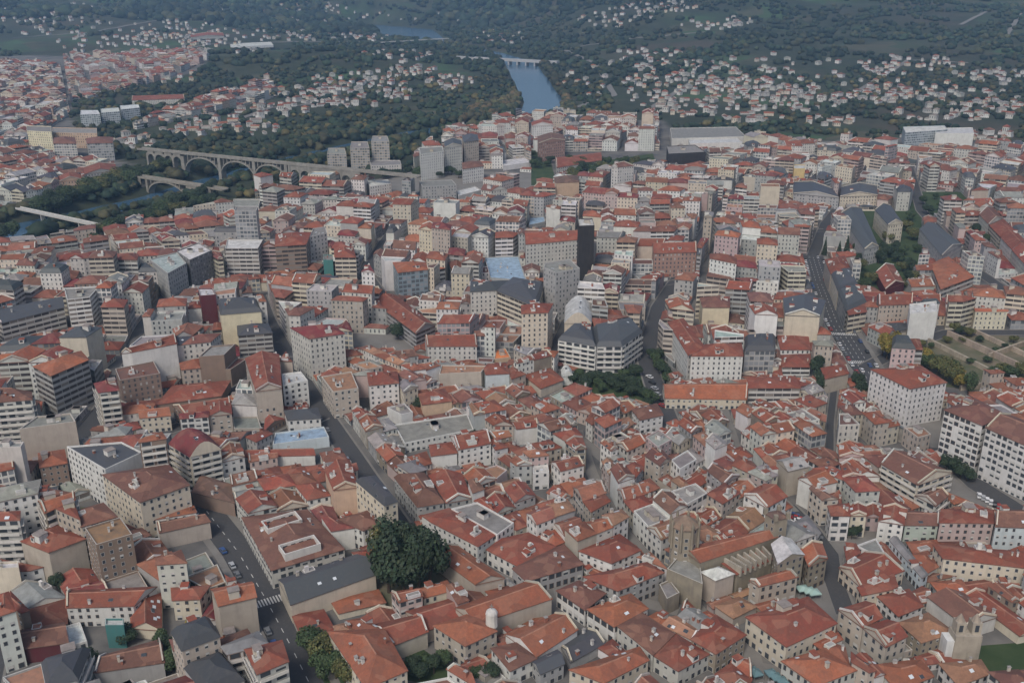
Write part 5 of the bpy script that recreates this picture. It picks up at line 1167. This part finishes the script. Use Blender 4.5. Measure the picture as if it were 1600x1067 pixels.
HAZE, SUN_EL, SUN_AZ, SUN_K, SUN_A, SKY_K, SKY_SAT, EXPO = .95e-4, 50.0, 205.0, 1.45, 16.0, .1, .9, .42
# ---------------------------------------------------------------- bridges
CON = (.27, .26, .235)
def arch_bridge(root, a, b, z, w, spans, depth, mat, col, pname='arch'):
    """deck a-b at height z; spans = [(t0, t1, rise)] arches cut as a rib wall each; a pier between them"""
    dx, dy = b[0] - a[0], b[1] - a[1]; L = math.hypot(dx, dy); u = (dx / L, dy / L); o = root.location
    ax = (a[0] - o.x, a[1] - o.y, u[0], u[1])
    m = MB(); m.box(0, -w / 2, z - .9, L, w / 2, z, mat, col, ax); m.build('deck', root)
    for s in (-1, 1):
        m = MB(); m.box(0, s * (w / 2 - .25) - .15, z + .004, L, s * (w / 2 - .25) + .15, z + 1.0, mat, col, ax); m.build('parapet', root)
    for t0, t1, rise, foot in spans:
        m = MB(); K = 18; c, hw = (t0 + t1) / 2, (t1 - t0) / 2
        up = z - .95
        for s in (-1, 1):
            y = s * (w / 2 - .4)
            for k in range(K):
                p = []
                for q in (k, k + 1):
                    an = math.pi * q / K; p.append((c - hw * math.cos(an), foot + rise * math.sin(an)))
                T = lambda x, yy, zz: (ax[0] + x * ax[2] - yy * ax[3], ax[1] + x * ax[3] + yy * ax[2], zz)
                th = 1.6 if hw > 12 else 40
                f = [T(p[0][0], y, p[0][1]), T(p[1][0], y, p[1][1]), T(p[1][0], y, min(up, p[1][1] + th)), T(p[0][0], y, min(up, p[0][1] + th))]
                m.face(f if s < 0 else f[::-1], mat, col)
                if s < 0:
                    m.face([T(p[0][0], y, p[0][1]), T(p[1][0], y, p[1][1]), T(p[1][0], -y, p[1][1]), T(p[0][0], -y, p[0][1])], mat, col)
                    if th < 30: m.face([T(p[0][0], y, p[0][1] + th), T(p[1][0], y, p[1][1] + th), T(p[1][0], -y, p[1][1] + th), T(p[0][0], -y, p[0][1] + th)], mat, col)
        m.build(pname, root)
        if hw > 12:
            n = int(hw * 2 / 4.5)
            for k in range(1, n):
                x = t0 + k * (t1 - t0) / n; zz = foot + rise * math.sin(math.acos(max(-1, min(1, (c - x) / hw)))) + 1.4
                if zz < up - .5:
                    m = MB(); m.box(x - .4, -w / 2 + .5, zz, x + .4, w / 2 - .5, up, mat, col, ax); m.build('spandrel_column', root)
def pier(root, a, b, t, z0, z1, hx, hy, mat, col, o):
    dx, dy = b[0] - a[0], b[1] - a[1]; L = math.hypot(dx, dy); ax = (a[0] - o.x, a[1] - o.y, dx / L, dy / L); m = MB(); m.box(t - hx, -hy, z0, t + hx, hy, z1, mat, col, ax); m.build('pier', root)
# rail viaduct
ZV = 24.0
a, b = gp(222, 234, ZV), gp(640, 284, ZV - 8); zv = ZV - 3
b = gp(655, 276, zv); a = gp(218, 232, zv)
L = math.hypot(b[0] - a[0], b[1] - a[1]); root = tag(empty('viaduct', ((a[0] + b[0]) / 2, (a[1] + b[1]) / 2, 0)), 'long pale concrete railway viaduct with three great arches over the river', 'bridge')
def tpos(x): # length along the deck of the point seen over picture column x
    return min(((abs(proj(a[0] + (b[0] - a[0]) * k / 400, a[1] + (b[1] - a[1]) * k / 400, zv)[0] - x)), k) for k in range(401))[1] / 400 * L
ed = [tpos(x) for x in (232, 244, 258, 272, 286)]; big = [tpos(x) for x in (290, 344, 346, 398, 400, 448)]; sm = [tpos(x) for x in (456, 470, 472, 486, 488, 502, 504, 518, 520, 534, 536, 550, 552, 566)]
sp = [(ed[i] + 1, ed[i + 1] - 1, 4.5, 12.5) for i in range(4)] + [(big[0], big[1], 15.5, 2), (big[2], big[3], 15.5, 2), (big[4], big[5], 13.5, 4)] + [(sm[i], sm[i + 1], 5, 11) for i in range(0, 14, 2)]
arch_bridge(root, a, b, zv, 7.5, sp, 0, 'stone', CON)
for t in [*ed, big[0] - 1.2]: pier(root, a, b, t, -6, 18, 1.0, 3.4, 'stone', CON, root.location)
for t in ((big[1] + big[2]) / 2, (big[3] + big[4]) / 2, big[5] + 1.2): pier(root, a, b, t, -7, zv - .95, 1.7, 3.6, 'stone', CON, root.location)
for i in range(0, 14, 2): pier(root, a, b, (sm[i] + (sm[i - 1] if i else sm[i] - 3)) / 2, -2, zv - .95, 1.1, 3.5, 'stone', CON, root.location)
# old stone road bridge
z2 = 9.0; a, b = gp(196, 272, z2), gp(352, 296, z2); L = math.hypot(b[0] - a[0], b[1] - a[1])
root = tag(empty('bridge', ((a[0] + b[0]) / 2, (a[1] + b[1]) / 2, 0)), 'old stone road bridge with one wide low arch in front of the viaduct', 'bridge')
e = [tpos(x) for x in (206, 224, 232, 290, 300, 318)]
zv_, zv = zv, z2; e = [tpos(x) for x in (206, 224, 234, 290, 298, 312, 318, 330)]
arch_bridge(root, a, b, z2, 8, [(e[0], e[1], 7, -1), (e[2], e[3], 12, -5), (e[4], e[5], 6, 0), (e[6], e[7], 5, 0)], 0, 'stone', (.27, .25, .21))
for i in range(0, 8, 2): pier(root, a, b, e[i] - 1.4, -8, z2 - .95, 1.3, 3.7, 'stone', (.27, .25, .21), root.location)
pier(root, a, b, e[7] + 1.4, -8, z2 - .95, 1.3, 3.7, 'stone', (.27, .25, .21), root.location)
# slim footbridge
z3 = 7.0; a, b = gp(28, 325, z3), gp(190, 360, z3); root = tag(empty('footbridge', ((a[0] + b[0]) / 2, (a[1] + b[1]) / 2, 0)), 'slim pale footbridge on thin piers crossing the dark river', 'bridge')
L = math.hypot(b[0] - a[0], b[1] - a[1]); ax = (a[0] - root.location.x, a[1] - root.location.y, (b[0] - a[0]) / L, (b[1] - a[1]) / L)
m = MB(); m.box(0, -2.4, z3 - .9, L, 2.4, z3, 'wall', (.42, .4, .37), ax); m.build('deck', root)
for s in (-2.3, 2.3): m = MB(); m.box(0, s - .06, z3 + .004, L, s + .06, z3 + 1, 'paint', (.45, .45, .43), ax); m.build('railing', root)
for t in (.25, .62): pier(root, a, b, t * L, -9, z3 - .91, .5, 1.8, 'wall', (.42, .4, .37), root.location)
# dam across the river and far river bridge
def slab(name, p, q, z, w, th, label, cat, piers, col):
    a, b = gp(*p, z), gp(*q, z); r = tag(empty(name, ((a[0] + b[0]) / 2, (a[1] + b[1]) / 2, 0)), label, cat); L = math.hypot(b[0] - a[0], b[1] - a[1]); ax = (a[0] - r.location.x, a[1] - r.location.y, (b[0] - a[0]) / L, (b[1] - a[1]) / L)
    m = MB(); m.box(0, -w / 2, z - th, L, w / 2, z, 'wall', col, ax); m.build('deck', r)
    for k in range(piers): pier(r, a, b, (k + .5) * L / piers, -9, z - th - .01, 1.5, w / 2 - .5, 'wall', col, r.location)
slab('dam', (712, 88), (872, 96), 6, 14, 5, 'pale grey dam with gate piers across the far river', 'dam', 12, (.38, .38, .38))
slab('bridge', (596, 66), (700, 60), 9, 9, 2, 'flat road bridge over the farthest reach of the river', 'bridge', 5, (.4, .39, .37))
# ---------------------------------------------------------------- retaining wall, ruins, awnings
m = MB(); pts = [gp(x, y, 7) for x, y in ((1350, 660), (1362, 657), (1377, 655), (1395, 661), (1412, 670), (1430, 676), (1450, 681))]
r = tag(empty('retaining_wall', (*gp(1400, 690), 0)), 'curved pale retaining wall below the white corner palace', 'wall'); m2 = MB()
pts = [(p[0] - r.location.x, p[1] - r.location.y) for p in pts]
for p, q in zip(pts, pts[1:]):
    m.face([(*p, 0), (*q, 0), (*q, 7), (*p, 7)], 'stone', (.42, .4, .36)); L = math.hypot(q[0] - p[0], q[1] - p[1]); ax = (*p, (q[0] - p[0]) / L, (q[1] - p[1]) / L); m2.box(-.1, -.35, 7.0, L + .1, .6, 7.5, 'paint', (.16, .17, .18), ax)
m.build('wall', r); m2.build('coping', r)
for k, (p, q) in enumerate((((1425, 548), (1520, 600)), ((1450, 535), (1560, 590)), ((1480, 525), (1600, 580)), ((1520, 520), (1640, 575)), ((1500, 610), (1600, 600)), ((1545, 560), (1600, 540)))):
    a, b = gp(*p), gp(*q); L = math.hypot(b[0] - a[0], b[1] - a[1]); m = MB(); ax = (0, 0, (b[0] - a[0]) / L, (b[1] - a[1]) / L); t = 0
    m.box(0, -.6, 0, L, .6, U(2.4, 3.6), 'stone', jit((.42, .35, .27)), ax)
    for j in range(int(L / 6)): m.box(j * 6 + 1, .604, 0, j * 6 + 2.4, 1.8, U(1.5, 2.3), 'stone', (.3, .26, .2), ax)
    tag(m.build('stone_wall', None, (*a, 0)), ('lowest', 'second', 'third', 'uppermost', 'short', 'outermost short')[k] + ' brown stone wall of the ancient terraces', 'wall', 'walls of the ruined terraces')
def awning(x, y, w, d, h, col, ang, label, group=None):
    c = gp(x, y, h); r = tag(empty('awning', (*c, 0)), label, 'awning', group); r.rotation_euler = (0, 0, ang); m = MB()
    e = [(-w, -d, h), (w, -d, h), (w, d, h), (-w, d, h)]; t = (0, 0, h + min(w, d) * .5)
    for i in range(4):
        j = (i + 1) % 4; m.face([e[i], e[j], t], 'paint', jit(col, .05)); m.face([(*e[i][:2], h - .35), (*e[j][:2], h - .35), e[j], e[i]], 'paint', col)
    m.build('canopy', r)
    for p in e: m = MB(); m.tube((p[0] * .97, p[1] * .97, 0), (p[0] * .97, p[1] * .97, h - .3), .05, .05, 'paint', (.3, .3, .3), 6); m.build('leg', r)
for k, (x, y, w, d) in enumerate(((1326, 1036, 2.2, 2.2), (1337, 1041, 2.2, 2.2), (1331, 1047, 2, 2), (1343, 1048, 2, 2))): awning(x, y, w, d, 2.6, (.66, .67, .66), .4, ('uppermost', 'second', 'third', 'lowest')[k] + ' white peaked awning clustered beside the beige row', 'white awnings by the beige row')
for k, (x, y) in enumerate(((1168, 1042), (1176, 1046), (1182, 1050), (1205, 1050), (1213, 1056), (1222, 1062))): awning(x, y, 1.6, 1.6, 2.4, (.12, .2, .21), .3, ('first', 'second', 'third', 'fourth', 'fifth', 'last')[k] + ' teal parasol awning counted across the lower square', 'teal awnings on the lower square')
for k, (x, y) in enumerate(((1254, 918), (1264, 921), (1272, 924))): awning(x, y, 2, 1.7, 2.6, (.3, .42, .38), .2, ('first', 'middle', 'last')[k] + ' pale green awning on the steps below the cathedral front', 'pale green awnings by the cathedral')
# ---------------------------------------------------------------- cathedral and convent details
ch = LMROOT['orange convent church']; o = ch.location; c = gp(768, 940, 17); m = MB(); n = 10
x, y, z = c[0] - o.x, c[1] - o.y, 0
zb = hpx(745, 974, 32) + .5
m = MB(); m.tube((x, y, zb), (x, y, zb + 4.4), 1.9, 1.8, 'wall', (.6, .58, .53), 10); m.build('lantern', ch)
m = MB()
for k in range(5): a0, a1 = k * .3, (k + 1) * .3; m.tube((x, y, zb + 4.41 + 1.8 * math.sin(a0)), (x, y, zb + 4.41 + 1.8 * math.sin(a1)), 1.95 * math.cos(a0), 1.95 * math.cos(a1), 'wall', (.55, .53, .5), 10)
m.build('dome', ch); m = MB(); m.box(x - .1, y - .1, zb + 6.2, x + .1, y + .1, zb + 8, 'stone', (.3, .28, .25)); m.box(x - .6, y - .08, zb + 7.1, x - .101, y + .08, zb + 7.3, 'stone', (.3, .28, .25)); m.box(x + .101, y - .08, zb + 7.1, x + .6, y + .08, zb + 7.3, 'stone', (.3, .28, .25)); m.build('cross', ch)
ca = LMROOT['cathedral nave']; o = ca.location
P, h = wpoly('C1064,905,4.7 8', 'm22.5'); c = cen(P)
for k in range(8):
    an = 2 * math.pi * k / 8; m = MB(); m.tube((c[0] - o.x + 4.85 * math.cos(an + .39), c[1] - o.y + 4.85 * math.sin(an + .39), 14), (c[0] - o.x + 4.85 * math.cos(an + .39), c[1] - o.y + 4.85 * math.sin(an + .39), 23.6), .55, .5, 'stone', WC['s'], 6); m.build('buttress', ca)
    m = MB(); m.tube((c[0] - o.x + 4.85 * math.cos(an + .39), c[1] - o.y + 4.85 * math.sin(an + .39), 23.6), (c[0] - o.x + 4.85 * math.cos(an + .39), c[1] - o.y + 4.85 * math.sin(an + .39), 25.4), .5, .05, 'stone', WC['s'], 6); m.build('pinnacle', ca)
P, h = wpoly('1152,897 1206,874 1196,862 1128,884', '36')
for k in range(7):
    t = (k + .5) / 7; a, b = lerp(P[0], P[1], t), lerp(P[3], P[2], t); L = math.hypot(b[0] - a[0], b[1] - a[1]); m = MB(); ax = (a[0] - o.x, a[1] - o.y, (b[0] - a[0]) / L, (b[1] - a[1]) / L); m.box(-.6, -.35, h - 1, L + .4, .35, h + 2.6, 'stone', (.42, .38, .31), ax); m.build('buttress', ca)
P, h = wpoly('1212,812 1231,808 1217,797 1196,801', '78')
for i, p in enumerate(P):
    m = MB(); m.box(p[0] - o.x - .7, p[1] - o.y - .7, h - .4, p[0] - o.x + .7, p[1] - o.y + .7, h + 1.9, 'stone', WC['s']); m.build('pinnacle', ca)
r = LMROOT['two light wells building']; o = r.location
for x, y, fl_ in ((440, 812, (.5, .49, .46)), (468, 850, (.4, .42, .5))):
    zt = 11.2; c = gp(x, y, zt); q = gp(x + 30, y - 9, zt); L = math.hypot(q[0] - c[0], q[1] - c[1]); ax = (c[0] - o.x, c[1] - o.y, (q[0] - c[0]) / L, (q[1] - c[1]) / L); m = MB()
    for x0, y0, x1, y1 in ((-6.5, -3.4, 6.5, -3), (-6.5, 3, 6.5, 3.4), (-6.5, -3, -6.1, 3), (6.1, -3, 6.5, 3)): m.box(x0, y0, 6, x1, y1, zt, 'wall', (.6, .58, .54), ax)
    m.box(-6.1, -3, 7.2, 6.1, 3, 8.2, 'flat', fl_, ax); m.build('light_well', r)
    for k in range(4): m = MB(); m.box(-5 + k * 2.9, 2.93, 8.4, -3.4 + k * 2.9, 2.996, 10.3, 'glass', (0, 0, 0), ax); m.build('window', r)
# baroque bell tower beside the lawn
c = gp(1500, 1032); r = tag(empty('bell_tower', (*c, 0)), 'ornate stone bell tower with white side wall beside the green lawn', 'church tower')
m = MB(); m.box(-4, -2.6, 0, 4, 2.6, 11, 'stone', (.42, .37, .3)); m.build('wall', r); m = MB(); m.box(-6.2, -2.2, 0, -4.004, 2.2, 9, 'wall', (.6, .6, .58)); m.build('wing', r)
for s in (-2.4, 2.4):
    m = MB(); m.box(s - 1.4, -1.5, 11.004, s + 1.4, 1.5, 15, 'stone', (.42, .37, .3)); m.build('belfry', r); m = MB(); m.tube((s, 0, 15), (s, 0, 17.4), 1.5, .15, 'stone', (.36, .3, .24), 8); m.build('spire', r)
    m = MB(); m.box(s - .6, -1.53, 11.8, s + .6, -1.504, 14.2, 'glass', (0, 0, 0)); m.build('opening', r)
# ---------------------------------------------------------------- parked cars
def car_meshes(col):
    b = MB(); b.box(-2.1, -.85, .35, 2.1, .85, .85, 'paint', col)
    k = MB()
    lo = [(-1.5, -.8, .854), (1.0, -.8, .854), (1.0, .8, .854), (-1.5, .8, .854)]; hi = [(-1.1, -.66, 1.42), (.45, -.66, 1.42), (.45, .66, 1.42), (-1.1, .66, 1.42)]
    for i in range(4): j = (i + 1) % 4; k.face([lo[i], lo[j], hi[j], hi[i]], 'glass', (0, 0, 0))
    k.face(hi, 'paint', col); w = MB(); w.tube((0, -.09, 0), (0, .09, 0), .33, .33, 'paint', (.02, .02, .02), 10); w.face([(.33 * math.cos(q * .628), -.09, .33 * math.sin(q * .628)) for q in range(10)], 'paint', (.02, .02, .02))
    return b.mesh('body'), k.mesh('cabin'), w.mesh('wheel')
CC = [('white', (.6, .6, .6)), ('silver', (.35, .36, .37)), ('black', (.02, .02, .022)), ('grey', (.14, .145, .15)), ('red', (.3, .03, .03)), ('blue', (.04, .08, .2))]
CMESH = [car_meshes(c) for _, c in CC]; CUSED = {}
def car(p, ang, where, c=None):
    c = random.choice([0, 0, 1, 1, 2, 3, 3, 4, 5]) if c is None else c; s = f'{CC[c][0]} car {where}'; CUSED[s] = CUSED.get(s, 0) + 1; q = CUSED[s]
    if q > 1: s = ORD[q - 1] + s
    r = tag(empty('car', (*p, .06)), s, 'car', 'cars ' + where); r.rotation_euler = (0, 0, ang)
    for nm, me, l in (('body', CMESH[c][0], (0, 0, 0)), ('cabin', CMESH[c][1], (0, 0, 0)), *[('wheel', CMESH[c][2], (x, y, .34)) for x in (-1.35, 1.35) for y in (-.8, .8)]):
        ob = bpy.data.objects.new(nm, me); COL.objects.link(ob); ob.parent = r; ob.location = l
def along(k, i0, i1, off, step, where, prob=.8):
    for i in range(i0, i1):
        a, b = SPTS[k][i], SPTS[k][i + 1]; L = math.hypot(b[0] - a[0], b[1] - a[1]); u = ((b[0] - a[0]) / L, (b[1] - a[1]) / L); t = 3
        while t < L - 3:
            if R() < prob: car((a[0] + u[0] * t - u[1] * off, a[1] + u[1] * t + u[0] * off), math.atan2(u[1], u[0]), where)
            t += step * U(.9, 1.2)
along(0, 1, 4, 4.4, 7, 'parked along the near avenue kerb', .7); along(0, 0, 4, -1.8, 40, 'driving on the near avenue', .6)
along(3, 0, 4, 6.3, 7, 'parked along the wide avenue', .7); along(3, 0, 4, -6.3, 7, 'parked across the wide avenue', .6); along(3, 0, 4, 3, 45, 'driving on the wide avenue', .5); along(3, 0, 4, -3, 50, 'driving back on the wide avenue', .6)
for k in range(14): p = gp(1530 + k * 6, 776 + k * 3.4); car(p, 1.2, 'parked in the courthouse square')
for k in range(9): p = gp(1240 + k * 4.6, 806 + k * 4.4); car(p, -.3, 'parked at the narrow street by the striped corner house')
for k in range(6): p = gp(1015 + k * 4, 590 + k * 9); car(p, 2.2, 'parked beside the small park')
along(1, 1, 3, 2.8, 14, 'parked in the long shady street', .5)
# ---------------------------------------------------------------- haze, light, camera
t = NT('haze'); t.t.nodes.remove(t.b); v = t.n('ShaderNodeVolumePrincipled', Density=HAZE); v.inputs['Color'].default_value = (.42, .68, 1.0, 1); v.inputs['Anisotropy'].default_value = .2
t.L(v.outputs[0], [n for n in t.t.nodes if n.type == 'OUTPUT_MATERIAL'][0].inputs['Volume'])
m = MB(); m.box(-4300, -60, -14, 4300, 7100, 460, 'haze', (1, 1, 1)); tag(m.build('haze'), 'thin bluish haze over the town and hills', 'haze', kind='stuff')
w = bpy.data.worlds.new('World'); SC.world = w; w.use_nodes = True; nt = w.node_tree
sky = nt.nodes.new('ShaderNodeTexSky'); sky.sky_type = 'NISHITA'; sky.sun_disc = False; sky.sun_elevation = math.radians(SUN_EL); sky.sun_rotation = math.radians(SUN_AZ); sky.air_density = 1.0; sky.dust_density = 3.5; sky.ozone_density = 1.5
hsv = nt.nodes.new('ShaderNodeHueSaturation'); hsv.inputs['Saturation'].default_value = SKY_SAT; nt.links.new(sky.outputs[0], hsv.inputs['Color'])
nt.links.new(hsv.outputs[0], nt.nodes['Background'].inputs['Color']); nt.nodes['Background'].inputs['Strength'].default_value = SKY_K
l = bpy.data.lights.new('sun', 'SUN'); l.energy = SUN_K; l.angle = math.radians(SUN_A); l.color = (1, .95, .88); so = bpy.data.objects.new('sun', l); COL.objects.link(so)
e_, z_ = math.radians(SUN_EL), math.radians(SUN_AZ); dirv = Vector((math.sin(z_) * math.cos(e_), math.cos(z_) * math.cos(e_), math.sin(e_))); so.rotation_euler = dirv.to_track_quat('Z', 'Y').to_euler(); so.location = (0, 0, 430)
cam = bpy.data.cameras.new('camera'); co = bpy.data.objects.new('camera', cam); COL.objects.link(co); SC.camera = co
cam.sensor_fit = 'HORIZONTAL'; cam.angle = 2 * math.atan(800 / F_PX); cam.clip_end = 20000; cam.clip_start = 1; co.location = (0, 0, CAMH); co.rotation_euler = (math.pi / 2 - PITCH, 0, 0)
vs = SC.view_settings; vs.view_transform = 'Standard'; vs.look = 'None'; vs.exposure = EXPO; vs.gamma = 1; vs.use_curve_mapping = False
SC.cycles.use_denoising = True; SC.cycles.volume_bounces = 1; SC.cycles.max_bounces = 5; SC.cycles.diffuse_bounces = 3
